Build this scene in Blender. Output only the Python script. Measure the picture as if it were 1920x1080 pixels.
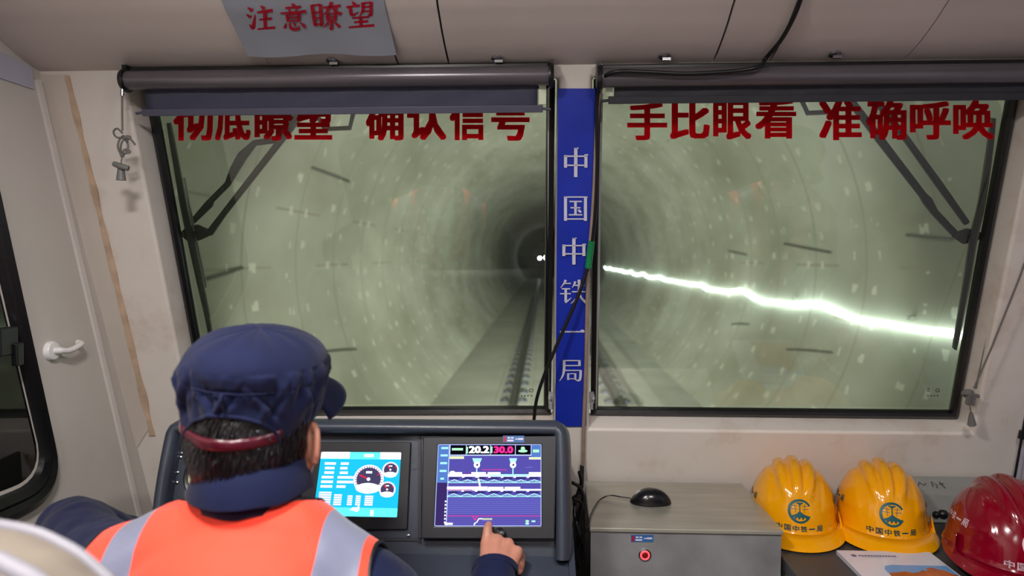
import bpy, bmesh, math, random
from mathutils import Vector, Matrix, noise, Euler
from mathutils.bvhtree import BVHTree
random.seed(7)
for o in list(bpy.data.objects): bpy.data.objects.remove(o)
SC = bpy.context.scene; COL = SC.collection
PI = math.pi; rad = math.radians
ZC = 1.5                                   # eye height
F = 1300.0                                 # focal length in pixels of the 1920 wide frame
YAW, PITCH = math.atan(60/F), math.atan(60/F)

# ------------------------------------------------------------------ camera
cam = bpy.data.cameras.new('camera'); camo = bpy.data.objects.new('camera', cam); COL.objects.link(camo)
cam.sensor_width = 36; cam.lens = 36*F/1920; cam.clip_start = .02; cam.clip_end = 400
camo.location = (0, 0, ZC); camo.rotation_euler = (PI/2-PITCH, 0, YAW)
cam.dof.use_dof = True; cam.dof.focus_distance = 1.55; cam.dof.aperture_fstop = 2.8
SC.camera = camo
# ------------------------------------------------------------------ world, exposure, lamps
w = bpy.data.worlds.new('world'); SC.world = w; w.use_nodes = True
w.node_tree.nodes['Background'].inputs[0].default_value = (.02, .022, .025, 1)
w.node_tree.nodes['Background'].inputs[1].default_value = .2
SC.view_settings.view_transform = 'Standard'; SC.view_settings.look = 'None'
SC.view_settings.exposure = 0.0; SC.view_settings.gamma = 1.0; SC.view_settings.use_curve_mapping = False
SC.cycles.use_denoising = True
SC.cycles.max_bounces = 8; SC.cycles.transparent_max_bounces = 12
SC.cycles.sample_clamp_indirect = 6
SC.cycles.caustics_reflective = False; SC.cycles.caustics_refractive = False

def area(name, loc, rot, sx, sy, power, col):
    l = bpy.data.lights.new(name, 'AREA'); l.shape = 'RECTANGLE'; l.size = sx; l.size_y = sy
    l.energy = power; l.color = col
    o = bpy.data.objects.new(name, l); COL.objects.link(o); o.location = loc; o.rotation_euler = rot
    return o
LAMPS = [(-.45, .42), (.42, .25), (-.35, -.55)]
LAMP_W = [21.0, 15.0, 13.0]
for (lx, ly), lw in zip(LAMPS, LAMP_W):
    area('ceiling_lamp_light', (lx, ly, ZC+.612), (0, 0, 0), .16, .16, lw, (1, .955, .92))
# headlights of the train, on its nose below the windscreen
def spot(name, loc, target, power, size, blend, col, r):
    l = bpy.data.lights.new(name, 'SPOT'); l.energy = power; l.spot_size = size; l.spot_blend = blend
    l.color = col; l.shadow_soft_size = r
    o = bpy.data.objects.new(name, l); COL.objects.link(o); o.location = loc
    d = Vector(target)-Vector(loc); o.rotation_euler = d.to_track_quat('-Z', 'Y').to_euler()
for sx in (-.62, .80):
    spot('headlight', (sx, 2.75, .62), (sx*1.2, 14, 1.9), 1450, rad(80), 1.0, (.98, 1, .90), .07)
for sx in (-.55, .73):
    spot('main_beam', (sx, 2.75, .70), (sx*.6+.15, 40, 2.0), 9000, rad(40), 1.0, (.98, 1, .92), .06)
spot('roof_fill', (.09, 2.35, 2.75), (.1, 14, 2.4), 125, rad(170), .95, (.98, 1, .90), .08)  # unseen wide fill light, added to lift the tunnel walls in general

# ------------------------------------------------------------------ materials
def lin(c): return tuple(((v/255)/12.92 if v/255 <= .04045 else ((v/255+.055)/1.055)**2.4) for v in c)+(1,)
def mat(name, rgb, rough=.5, metal=0, var=.08, scale=8, bump=0, bscale=60, emit=None, es=1, spec=.5, coat=0, stretch=None, sheen=0, sss=0):
    m = bpy.data.materials.new(name); m.use_nodes = True
    nt = m.node_tree; b = nt.nodes['Principled BSDF']; L = nt.links
    c = lin(rgb)
    b.inputs['Roughness'].default_value = rough; b.inputs['Metallic'].default_value = metal
    b.inputs['Specular IOR Level'].default_value = spec
    b.inputs['Coat Weight'].default_value = coat
    if sheen: b.inputs['Sheen Weight'].default_value = sheen
    if sss:
        b.inputs['Subsurface Weight'].default_value = sss; b.inputs['Subsurface Radius'].default_value = (.012, .004, .002)
    tc = nt.nodes.new('ShaderNodeTexCoord')
    vec = tc.outputs['Object']
    if stretch:
        mp = nt.nodes.new('ShaderNodeMapping'); mp.inputs['Scale'].default_value = stretch
        L.new(vec, mp.inputs['Vector']); vec = mp.outputs['Vector']
    if var:
        n = nt.nodes.new('ShaderNodeTexNoise'); n.inputs['Scale'].default_value = scale; n.inputs['Detail'].default_value = 5
        L.new(vec, n.inputs['Vector'])
        r = nt.nodes.new('ShaderNodeValToRGB')
        r.color_ramp.elements[0].position = .3; r.color_ramp.elements[1].position = .7
        r.color_ramp.elements[0].color = tuple(v*(1-var) for v in c[:3])+(1,)
        r.color_ramp.elements[1].color = tuple(min(1, v*(1+var)) for v in c[:3])+(1,)
        L.new(n.outputs['Fac'], r.inputs['Fac']); L.new(r.outputs['Color'], b.inputs['Base Color'])
    else: b.inputs['Base Color'].default_value = c
    if bump:
        n2 = nt.nodes.new('ShaderNodeTexNoise'); n2.inputs['Scale'].default_value = bscale; n2.inputs['Detail'].default_value = 4
        L.new(vec, n2.inputs['Vector'])
        bp = nt.nodes.new('ShaderNodeBump'); bp.inputs['Strength'].default_value = bump; bp.inputs['Distance'].default_value = .002
        L.new(n2.outputs['Fac'], bp.inputs['Height']); L.new(bp.outputs['Normal'], b.inputs['Normal'])
    if emit:
        b.inputs['Emission Color'].default_value = lin(emit); b.inputs['Emission Strength'].default_value = es
    return m
def glow(name, rgb, s):
    m = bpy.data.materials.new(name); m.use_nodes = True; nt = m.node_tree; nt.nodes.clear()
    e = nt.nodes.new('ShaderNodeEmission'); e.inputs[0].default_value = lin(rgb); e.inputs[1].default_value = s
    o = nt.nodes.new('ShaderNodeOutputMaterial'); nt.links.new(e.outputs[0], o.inputs[0]); return m

def wall_material():
    m = mat('cream_wall', (205, 192, 178), .55, var=0, bump=.12, bscale=180)
    nt = m.node_tree; L = nt.links; b = nt.nodes['Principled BSDF']; tc = nt.nodes['Texture Coordinate']
    n = nt.nodes.new('ShaderNodeTexNoise'); n.inputs['Scale'].default_value = 2.6; n.inputs['Detail'].default_value = 8; n.inputs['Roughness'].default_value = .65
    L.new(tc.outputs['Object'], n.inputs['Vector'])
    r = nt.nodes.new('ShaderNodeValToRGB'); e = r.color_ramp.elements
    e[0].position = .30; e[0].color = lin((196, 176, 158)); e[1].position = .46; e[1].color = lin((224, 216, 208))
    e.new(.75).color = lin((230, 224, 218))
    L.new(n.outputs['Fac'], r.inputs['Fac']); L.new(r.outputs['Color'], b.inputs['Base Color']); return m
M = {}
M['wall'] = wall_material()
M['panel'] = mat('cream_plastic', (216, 205, 198), .42, var=.05, scale=3, bump=.05, bscale=300)
M['ceil'] = mat('ceiling_paint', (190, 180, 172), .5, var=.04)
M['door'] = mat('door_paint', (196, 190, 184), .45, var=.05, scale=5, bump=.04, bscale=200)
M['lavender'] = mat('header_paint', (176, 176, 192), .5, var=.04)
M['post'] = mat('post_paint', (206, 196, 186), .5, var=.06, scale=5)
M['strip'] = mat('white_seal', (214, 208, 204), .5, var=.05)
M['stain'] = mat('brown_sealant', (198, 172, 148), .8, var=.2, scale=25)
M['rubber'] = mat('black_rubber', (15, 15, 17), .32, var=.2, bump=.2, bscale=90)
M['blackplastic'] = mat('black_plastic', (18, 18, 20), .35, var=.1)
M['floor'] = mat('floor_vinyl', (70, 70, 72), .6, var=.15)
M['bluebanner'] = mat('blue_banner', (18, 44, 168), .5, var=.1, scale=14, bump=.25, bscale=14)
M['white'] = mat('white_print', (205, 205, 225), .6, var=0)
def vinyl():
    m = mat('red_vinyl', (236, 10, 40), .45, var=0); nt = m.node_tree; b = nt.nodes['Principled BSDF']; L = nt.links
    tl = nt.nodes.new('ShaderNodeBsdfTranslucent'); tl.inputs[0].default_value = lin((250, 14, 48))
    mx = nt.nodes.new('ShaderNodeMixShader'); mx.inputs[0].default_value = .7
    L.new(b.outputs[0], mx.inputs[1]); L.new(tl.outputs[0], mx.inputs[2]); L.new(mx.outputs[0], nt.nodes['Material Output'].inputs[0]); return m
M['redvinyl'] = vinyl()
M['redink'] = mat('red_ink', (176, 4, 40), .6, var=.08)
M['paper'] = mat('grey_paper', (158, 163, 174), .7, var=.04, scale=12)
M['blindtube'] = mat('blind_cassette', (104, 99, 105), .28, metal=.35, var=.06)
M['blindcloth'] = mat('blind_fabric', (62, 64, 82), .75, var=.08, scale=40, bump=.2, bscale=500)
M['blindcloth2'] = mat('dark_blind_fabric', (52, 52, 58), .75, var=.08, scale=40, bump=.2, bscale=500)
M['blindrail'] = mat('blind_rail', (78, 78, 96), .45, var=.06)
M['tab'] = mat('pale_tab', (226, 234, 208), .6, var=.03)
M['cord'] = mat('grey_cord', (112, 108, 104), .8, var=.15, scale=200)
M['toggle'] = mat('grey_toggle', (112, 112, 110), .5, var=.1)
M['chrome'] = mat('chrome', (200, 200, 205), .18, metal=1, var=.02)
M['wiper'] = mat('wiper_black', (14, 15, 17), .5, var=.15)
M['greyhandle'] = mat('grey_handle', (176, 178, 180), .5, var=.08)
M['console'] = mat('console_grey', (52, 58, 70), .36, var=.10, scale=9, bump=.12, bscale=400)
M['consoledark'] = mat('console_dark', (34, 36, 44), .5, var=.1)
M['bezel'] = mat('monitor_bezel', (20, 21, 28), .45, var=.08)
M['steel'] = mat('brushed_steel', (178, 174, 162), .33, metal=.45, var=.12, scale=5, bump=.05, bscale=80, stretch=(1, 6, 6))
M['steeldark'] = mat('worn_steel', (158, 158, 160), .4, metal=.45, var=.22, scale=9, bump=.05, bscale=60)
M['desk'] = mat('dark_desk', (74, 74, 76), .42, metal=.3, var=.14, scale=6, bump=.06, bscale=80)
M['yellow'] = mat('yellow_abs', (242, 164, 3), .16, var=.02, coat=.4)
M['red'] = mat('red_abs', (128, 2, 30), .16, var=.02, coat=.4)
M['teal'] = mat('teal_print', (22, 86, 92), .4, var=.08)
M['pink'] = mat('pale_print', (226, 200, 212), .45, var=.05)
M['navy'] = mat('navy_cotton', (14, 21, 53), .85, spec=.2, var=.12, scale=30, bump=.35, bscale=420, sheen=.06)
M['skin'] = mat('skin', (178, 122, 102), .5, var=.10, scale=35, bump=.15, bscale=250, sss=.15)
M['hair'] = mat('black_hair', (20, 18, 22), .35, var=.35, scale=60, bump=.4, bscale=160, spec=.7)
M['maroon'] = mat('maroon_strap', (72, 8, 26), .35, var=.12)
M['black'] = mat('black_trim', (14, 14, 18), .6, var=.1)
M['cable'] = mat('black_cable', (16, 16, 18), .35, var=.1)
M['beige'] = mat('beige_cable', (150, 130, 116), .6, var=.15, scale=30)
M['green'] = mat('green_tape', (8, 120, 72), .5, var=.1)
M['seatcloth'] = mat('beige_seat_fabric', (108, 99, 89), .85, var=.22, scale=14, bump=.4, bscale=300)
M['piping'] = mat('grey_piping', (122, 120, 128), .6, var=.1)
M['labelblue'] = mat('blue_label', (44, 96, 158), .5, var=.05)
M['labelred'] = mat('red_label', (150, 24, 52), .5, var=.05)
M['offwhite'] = mat('white_plastic', (226, 224, 224), .3, var=.03)
M['scribble'] = mat('pen_ink', (60, 60, 64), .7, var=.1)
M['greybox'] = mat('grey_box_paint', (140, 142, 138), .5, var=.08, scale=12)
M['dial'] = mat('cream_dial', (206, 206, 164), .5, var=.03)
M['mouse'] = mat('black_mouse', (20, 20, 24), .22, var=.05)
M['coverwhite'] = mat('booklet_cover', (212, 212, 226), .22, var=.02, coat=.3)
M['coversky'] = mat('booklet_sky', (112, 160, 214), .3, var=.12, scale=9)
M['coverrock'] = mat('booklet_rock', (178, 92, 44), .35, var=.35, scale=40)
M['coverink'] = mat('booklet_ink', (96, 96, 138), .5, var=.05)
M['concrete'] = mat('track_bed', (150, 152, 142), .8, var=.14, scale=1.3, bump=.3, bscale=12)
M['rail'] = mat('rail_steel', (70, 70, 66), .4, metal=.6, var=.2)
M['clip'] = mat('rail_clip', (34, 40, 48), .6, var=.2)
M['rod'] = mat('dark_rod', (84, 86, 80), .7, var=.1)
M['led'] = glow('led_rope', (225, 245, 240), 12)
M['ledhot'] = glow('lamp_glow', (240, 248, 250), 40)
M['lampglow'] = glow('ceiling_diffuser', (255, 246, 236), 16)
M['ring'] = mat('lit_ring', (255, 90, 90), .3, var=0, emit=(255, 70, 78), es=1.6)
M['redlens'] = mat('red_lens', (120, 20, 26), .2, var=0)

def vest_material():
    m = mat('orange_vest', (255, 84, 52), .7, var=0, bump=.25, bscale=500, sheen=.2)
    nt = m.node_tree; L = nt.links; b = nt.nodes['Principled BSDF']; tc = nt.nodes['Texture Coordinate']
    s = nt.nodes.new('ShaderNodeSeparateXYZ'); L.new(tc.outputs['Object'], s.inputs[0])
    def mth(op, a, bb=None):
        k = nt.nodes.new('ShaderNodeMath'); k.operation = op
        for i, v in enumerate((a, bb)):
            if v is None: continue
            if isinstance(v, (int, float)): k.inputs[i].default_value = v
            else: L.new(v, k.inputs[i])
        return k.outputs[0]
    ax = mth('ABSOLUTE', s.outputs[0])
    d = mth('ABSOLUTE', mth('SUBTRACT', ax, .142)); st = mth('LESS_THAN', d, .0245)
    d2 = mth('ABSOLUTE', mth('SUBTRACT', s.outputs[2], .86)); st2 = mth('LESS_THAN', d2, .025)
    f = mth('MAXIMUM', st, st2)
    mx = nt.nodes.new('ShaderNodeMix'); mx.data_type = 'RGBA'
    mx.inputs[6].default_value = lin((255, 68, 42)); mx.inputs[7].default_value = lin((118, 122, 146))
    L.new(f, mx.inputs[0]); L.new(mx.outputs[2], b.inputs['Base Color'])
    rr = nt.nodes.new('ShaderNodeMapRange'); rr.inputs[3].default_value = .75; rr.inputs[4].default_value = .35
    L.new(f, rr.inputs[0]); L.new(rr.outputs[0], b.inputs['Roughness'])
    return m
M['vest'] = vest_material()

def glass_material(name, tint, refl, dirt):
    m = bpy.data.materials.new(name); m.use_nodes = True; nt = m.node_tree; nt.nodes.clear(); L = nt.links
    out = nt.nodes.new('ShaderNodeOutputMaterial')
    tr = nt.nodes.new('ShaderNodeBsdfTransparent'); tr.inputs[0].default_value = tint
    gl = nt.nodes.new('ShaderNodeBsdfGlossy'); gl.inputs['Roughness'].default_value = .0
    df = nt.nodes.new('ShaderNodeBsdfDiffuse'); df.inputs[0].default_value = (.42, .44, .34, 1)
    tl = nt.nodes.new('ShaderNodeBsdfTranslucent'); tl.inputs[0].default_value = (.44, .46, .38, 1)
    dm = nt.nodes.new('ShaderNodeMixShader'); dm.inputs[0].default_value = .85
    L.new(df.outputs[0], dm.inputs[1]); L.new(tl.outputs[0], dm.inputs[2])
    tc = nt.nodes.new('ShaderNodeTexCoord')
    n = nt.nodes.new('ShaderNodeTexNoise'); n.inputs['Scale'].default_value = 3; n.inputs['Detail'].default_value = 6
    L.new(tc.outputs['Object'], n.inputs['Vector'])
    mr = nt.nodes.new('ShaderNodeMapRange'); mr.inputs[1].default_value = .3; mr.inputs[2].default_value = .7
    mr.inputs[3].default_value = dirt*.75; mr.inputs[4].default_value = dirt*1.25
    L.new(n.outputs['Fac'], mr.inputs[0])
    m1 = nt.nodes.new('ShaderNodeMixShader'); L.new(mr.outputs[0], m1.inputs[0])
    L.new(tr.outputs[0], m1.inputs[1]); L.new(dm.outputs[0], m1.inputs[2])
    fr = nt.nodes.new('ShaderNodeFresnel'); fr.inputs[0].default_value = 1.5
    k = nt.nodes.new('ShaderNodeMath'); k.operation = 'MULTIPLY'; k.inputs[1].default_value = refl
    L.new(fr.outputs[0], k.inputs[0])
    m2 = nt.nodes.new('ShaderNodeMixShader'); L.new(k.outputs[0], m2.inputs[0])
    L.new(m1.outputs[0], m2.inputs[1]); L.new(gl.outputs[0], m2.inputs[2]); L.new(m2.outputs[0], out.inputs[0])
    return m
M['glass'] = glass_material('windscreen_glass', (.88, .90, .835, 1), 2.2, .14)
M['darkglass'] = glass_material('door_glass', (.25, .28, .26, 1), 1.6, .04)

def tunnel_material():
    m = mat('segment_concrete', (170, 170, 158), .7, var=0)
    nt = m.node_tree; L = nt.links; b = nt.nodes['Principled BSDF']; tc = nt.nodes['Texture Coordinate']
    uv = tc.outputs['UV']
    s = nt.nodes.new('ShaderNodeSeparateXYZ'); L.new(uv, s.inputs[0])
    def mth(op, a, bb=None, cc=None):
        k = nt.nodes.new('ShaderNodeMath'); k.operation = op
        for i, v in enumerate((a, bb, cc)):
            if v is None: continue
            if isinstance(v, (int, float)): k.inputs[i].default_value = v
            else: L.new(v, k.inputs[i])
        return k.outputs[0]
    # u = metres along the track / 1.2 (one ring each), v = arc position in 0..1
    u = s.outputs[0]; v = s.outputs[1]
    fu = mth('FRACT', u)
    ring = mth('LESS_THAN', mth('ABSOLUTE', mth('SUBTRACT', fu, .5)), .012)
    row = mth('FLOOR', u)
    vo = mth('ADD', v, mth('MULTIPLY', mth('MODULO', row, 2), .031))
    seg = mth('LESS_THAN', mth('ABSOLUTE', mth('SUBTRACT', mth('FRACT', mth('MULTIPLY', vo, 6)), .5)), .004)
    # bolt pockets: pale patches on both sides of each ring joint
    fp = mth('FRACT', mth('MULTIPLY', vo, 54))
    pv = mth('LESS_THAN', mth('ABSOLUTE', mth('SUBTRACT', fp, .5)), .13)
    pu = mth('LESS_THAN', mth('ABSOLUTE', mth('SUBTRACT', mth('ABSOLUTE', mth('SUBTRACT', fu, .5)), .17)), .055)
    pocket = mth('MULTIPLY', pv, pu)
    n0 = nt.nodes.new('ShaderNodeTexNoise'); n0.inputs['Scale'].default_value = 9; n0.inputs['Detail'].default_value = 1
    mp0 = nt.nodes.new('ShaderNodeMapping'); mp0.inputs['Scale'].default_value = (1, 9, 1)
    L.new(uv, mp0.inputs[0]); L.new(mp0.outputs[0], n0.inputs['Vector'])
    keep = mth('GREATER_THAN', n0.outputs['Fac'], .51); pocket = mth('MULTIPLY', pocket, keep)
    n = nt.nodes.new('ShaderNodeTexNoise'); n.inputs['Scale'].default_value = 1.0; n.inputs['Detail'].default_value = 7
    mp = nt.nodes.new('ShaderNodeMapping'); mp.inputs['Scale'].default_value = (.55, 14, 1)
    L.new(uv, mp.inputs[0]); L.new(mp.outputs[0], n.inputs['Vector'])
    r = nt.nodes.new('ShaderNodeValToRGB'); e = r.color_ramp.elements
    e[0].position = .3; e[0].color = lin((147, 147, 130)); e[1].position = .7; e[1].color = lin((186, 190, 178))
    L.new(n.outputs['Fac'], r.inputs['Fac'])
    mx = nt.nodes.new('ShaderNodeMix'); mx.data_type = 'RGBA'; L.new(mth('MAXIMUM', ring, seg), mx.inputs[0])
    L.new(r.outputs['Color'], mx.inputs[6]); mx.inputs[7].default_value = lin((150, 148, 132))
    mx2 = nt.nodes.new('ShaderNodeMix'); mx2.data_type = 'RGBA'; L.new(pocket, mx2.inputs[0])
    L.new(mx.outputs[2], mx2.inputs[6]); mx2.inputs[7].default_value = lin((204, 204, 190))
    L.new(mx2.outputs[2], b.inputs['Base Color']); return m
M['tunnel'] = tunnel_material()

# ------------------------------------------------------------------ helpers
R3 = Vector((math.cos(YAW), math.sin(YAW), 0))
F3 = Vector((-math.sin(YAW)*math.cos(PITCH), math.cos(YAW)*math.cos(PITCH), -math.sin(PITCH)))
U3 = R3.cross(F3); EYE = Vector((0, 0, ZC))
def ray(px, py): return (F3 + R3*((px-960)/F) + U3*((540-py)/F))
def at(px, py, Y):
    d = ray(px, py); return EYE + d*(Y/d.y)
def atz(px, py, z):
    d = ray(px, py); return EYE + d*((z-ZC)/d.z)
def atx(px, py, x):
    d = ray(px, py); return EYE + d*(x/d.x)
class Plane:
    def __init__(s, O, e1, e2):
        s.O = Vector(O); s.e1 = Vector(e1).normalized(); s.e2 = Vector(e2).normalized(); s.n = -s.e1.cross(s.e2)
        s.n = s.e1.cross(s.e2)
    def p(s, u, v, w=0): return s.O + s.e1*u + s.e2*v + s.n*w
    def px(s, x, y, w=0):
        d = ray(x, y); O = s.O + s.n*w
        return EYE + d*((O-EYE).dot(s.n)/d.dot(s.n))
    def uv(s, x, y, w=0):
        q = s.px(x, y, w) - s.O; return (q.dot(s.e1), q.dot(s.e2))
A18 = rad(18)
GL = Plane((0, 1.81, ZC), (1, 0, 0), (0, -math.sin(A18), math.cos(A18)))      # windscreen glass; n points into the cab
WALLW = .07

class MB:
    def __init__(s): s.bm = bmesh.new(); s.mats = []
    def mi(s, m):
        if m is None: return 0
        if m not in s.mats: s.mats.append(m)
        return s.mats.index(m)
    def face(s, pts, m=None):
        try:
            f = s.bm.faces.new([s.bm.verts.new(Vector(p)) for p in pts]); f.material_index = s.mi(m); return f
        except ValueError: return None
    def grid(s, rows, m=None, cu=False, cv=False):
        V = [[s.bm.verts.new(Vector(p)) for p in r] for r in rows]
        k = s.mi(m); nr = len(V); nc = len(V[0])
        for i in range(nr if cv else nr-1):
            for j in range(nc if cu else nc-1):
                a, b, c, d = V[i][j], V[i][(j+1) % nc], V[(i+1) % nr][(j+1) % nc], V[(i+1) % nr][j]
                try: f = s.bm.faces.new((a, b, c, d)); f.material_index = k
                except ValueError: pass
        return V
    def hexa(s, A, B, m=None):
        # A, B: matching polygons (lists of points); closed prism between them
        a = [s.bm.verts.new(Vector(p)) for p in A]; b = [s.bm.verts.new(Vector(p)) for p in B]; k = s.mi(m); n = len(a)
        fs = [s.bm.faces.new(a[::-1]), s.bm.faces.new(b)]
        for i in range(n): fs.append(s.bm.faces.new((a[i], a[(i+1) % n], b[(i+1) % n], b[i])))
        for f in fs: f.material_index = k
    def box(s, c, d, rot=None, m=None):
        c = Vector(c); R = rot.to_matrix() if rot else Matrix.Identity(3); h = Vector(d)/2
        A = [c+R@Vector((x*h.x, y*h.y, -h.z)) for x, y in ((-1, -1), (1, -1), (1, 1), (-1, 1))]
        B = [c+R@Vector((x*h.x, y*h.y, h.z)) for x, y in ((-1, -1), (1, -1), (1, 1), (-1, 1))]
        s.hexa(A, B, m)
    def tube(s, pts, r, seg=10, m=None, cap=True, flat=None):
        pts = [Vector(p) for p in pts]; n = len(pts)
        rs = r if isinstance(r, (list, tuple)) else [r]*n
        T = []
        for i in range(n):
            t = pts[min(i+1, n-1)]-pts[max(i-1, 0)]; T.append(t.normalized() if t.length > 1e-9 else Vector((0, 0, 1)))
        up = Vector((0, 0, 1)) if abs(T[0].z) < .9 else Vector((0, 1, 0))
        a = T[0].cross(up).normalized(); rows = []
        for i in range(n):
            a = (a - T[i]*a.dot(T[i])).normalized(); b = T[i].cross(a)
            rows.append([pts[i]+(a*math.cos(2*PI*k/seg)+b*math.sin(2*PI*k/seg))*rs[i] for k in range(seg)])
        V = s.grid(rows, m, cu=True); k = s.mi(m)
        if cap:
            for rr, fl in ((V[0], 1), (V[-1], 0)):
                f = s.bm.faces.new(rr[::-1] if fl else rr); f.material_index = k
    def ball(s, c, r, seg=16, m=None, rot=None):
        r = Vector((r, r, r)) if isinstance(r, (int, float)) else Vector(r); c = Vector(c)
        R = rot.to_matrix() if rot is not None and hasattr(rot, 'to_matrix') else (rot or Matrix.Identity(3))
        n = seg//2
        P = lambda i, j: c+R@Vector((r.x*math.sin(PI*i/n)*math.cos(2*PI*j/seg), r.y*math.sin(PI*i/n)*math.sin(2*PI*j/seg), r.z*math.cos(PI*i/n)))
        k = s.mi(m); top = s.bm.verts.new(P(0, 0)); bot = s.bm.verts.new(P(n, 0))
        V = [[s.bm.verts.new(P(i, j)) for j in range(seg)] for i in range(1, n)]
        fs = []
        for j in range(seg):
            fs.append((top, V[0][j], V[0][(j+1) % seg])); fs.append((V[-1][(j+1) % seg], V[-1][j], bot))
            for i in range(len(V)-1): fs.append((V[i][j], V[i+1][j], V[i+1][(j+1) % seg], V[i][(j+1) % seg]))
        for f in fs: s.bm.faces.new(f).material_index = k
    def cone(s, a, b, ra, rb, seg=14, m=None):
        s.tube([a, b], [ra, rb], seg, m); s.ball(a, ra, seg, m); s.ball(b, rb, seg, m)
    def lathe(s, prof, c, axis=(0, 0, 1), seg=28, m=None):
        ax = Vector(axis).normalized(); up = Vector((0, 0, 1)) if abs(ax.z) < .9 else Vector((0, 1, 0))
        a = ax.cross(up).normalized(); b = ax.cross(a); c = Vector(c)
        s.grid([[c+ax*h+(a*math.cos(2*PI*k/seg)+b*math.sin(2*PI*k/seg))*max(r, 1e-5) for k in range(seg)] for r, h in prof], m, cu=True)
    def build(s, name, m=None, parent=None, smooth=True, bevel=0, bseg=2, solid=0, sub=0, weld=True, keep=False, ang=40):
        if weld: bmesh.ops.remove_doubles(s.bm, verts=s.bm.verts, dist=1e-5)
        bmesh.ops.recalc_face_normals(s.bm, faces=s.bm.faces)
        me = bpy.data.meshes.new(name); s.bm.to_mesh(me); s.bm.free()
        return link(name, me, m if m else None, parent, s.mats, smooth, bevel, bseg, solid, sub, keep, ang)
def link(name, me, m=None, parent=None, mats=(), smooth=True, bevel=0, bseg=2, solid=0, sub=0, keep=False, ang=40):
    if mats:
        for q in mats: me.materials.append(M[q] if isinstance(q, str) else q)
    elif m: me.materials.append(M[m] if isinstance(m, str) else m)
    o = bpy.data.objects.new(name, me); COL.objects.link(o)
    if parent is None and not keep and me.vertices:
        xs = [v.co for v in me.vertices]
        c = Vector(((min(v.x for v in xs)+max(v.x for v in xs))/2, (min(v.y for v in xs)+max(v.y for v in xs))/2, min(v.z for v in xs)))
        me.transform(Matrix.Translation(-c)); o.location = c
    if parent is not None:
        o.parent = parent; off = world_loc(parent)
        me.transform(Matrix.Translation(-off))
    if smooth:
        for p in me.polygons: p.use_smooth = True
        try: me.set_sharp_from_angle(angle=rad(ang))
        except Exception: pass
    if solid:
        q = o.modifiers.new('solid', 'SOLIDIFY'); q.thickness = solid; q.offset = 0
    if bevel:
        q = o.modifiers.new('bevel', 'BEVEL'); q.width = bevel; q.segments = bseg; q.limit_method = 'ANGLE'; q.angle_limit = rad(35)
        q.harden_normals = False
    if sub:
        q = o.modifiers.new('sub', 'SUBSURF'); q.levels = sub; q.render_levels = sub
    return o
def world_loc(o):
    l = Vector(o.location)
    while o.parent: o = o.parent; l += Vector(o.location)
    return l
def tag(o, label, cat, group=None, kind=None):
    o['label'] = label; o['category'] = cat
    if group: o['group'] = group
    if kind: o['kind'] = kind
    return o
def thing(name, label, cat, loc, group=None):
    o = bpy.data.objects.new(name, None); COL.objects.link(o); o.location = loc; o.empty_display_size = .05
    return tag(o, label, cat, group)
def struct(o): o['kind'] = 'structure'; return o
def fuse(mb, voxel, smooth=4, disp=None):
    bmesh.ops.recalc_face_normals(mb.bm, faces=mb.bm.faces)
    me = bpy.data.meshes.new('t'); mb.bm.to_mesh(me); mb.bm.free()
    o = bpy.data.objects.new('t', me); COL.objects.link(o)
    r = o.modifiers.new('r', 'REMESH'); r.mode = 'VOXEL'; r.voxel_size = voxel; r.use_smooth_shade = True
    if smooth:
        q = o.modifiers.new('s', 'SMOOTH'); q.factor = .5; q.iterations = smooth
    dg = bpy.context.evaluated_depsgraph_get(); dg.update()
    out = bpy.data.meshes.new_from_object(o.evaluated_get(dg)); bpy.data.objects.remove(o); bpy.data.meshes.remove(me)
    if disp:
        for v, nn in [(v, v.normal.copy()) for v in out.vertices]: v.co += nn*disp(v.co)
    return out
def spline(pts, n=8):
    pts = [Vector(p) for p in pts]; out = []
    for i in range(len(pts)-1):
        p0 = pts[max(i-1, 0)]; p1 = pts[i]; p2 = pts[i+1]; p3 = pts[min(i+2, len(pts)-1)]
        for k in range(n):
            t = k/n; out.append(.5*((2*p1)+(p2-p0)*t+(2*p0-5*p1+4*p2-p3)*t*t+(3*p1-p0-3*p2+p3)*t**3))
    out.append(pts[-1]); return out

# --- lettering: glyph outlines (2D, em units centred on the character) --------------------------------
_gc = {}
def glyph(txt, res=2):
    if (txt, res) in _gc: return _gc[(txt, res)]
    c = bpy.data.curves.new('g', 'FONT'); c.body = txt; c.resolution_u = res; c.size = 1
    o = bpy.data.objects.new('g', c); COL.objects.link(o)
    dg = bpy.context.evaluated_depsgraph_get(); dg.update()
    me = bpy.data.meshes.new_from_object(o.evaluated_get(dg))
    V = [Vector((v.co.x, v.co.y)) for v in me.vertices]; Fs = [tuple(p.vertices) for p in me.polygons]
    bpy.data.objects.remove(o); bpy.data.curves.remove(c); bpy.data.meshes.remove(me)
    _gc[(txt, res)] = (V, Fs); return V, Fs
def fit_glyph(txt, bold=0, boldy=None):
    # unit box [-.5,.5]^2 spanned by the glyph's own bounds, thickened by shifted copies
    V, Fs = glyph(txt); x0 = min(v.x for v in V); x1 = max(v.x for v in V); y0 = min(v.y for v in V); y1 = max(v.y for v in V)
    by = bold if boldy is None else boldy
    offs = [(0, 0)] if not bold else [(a*bold, b*by) for a in (-1, 0, 1) for b in (-1, 0, 1)]
    W = x1-x0+2*bold; H = max(y1-y0+2*by, 1e-4); out = []
    for dx, dy in offs:
        for f in Fs: out.append([((V[i].x-x0+bold+dx)/W-.5, (V[i].y-y0+by+dy)/H-.5) for i in f])
    return out, W/H
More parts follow.
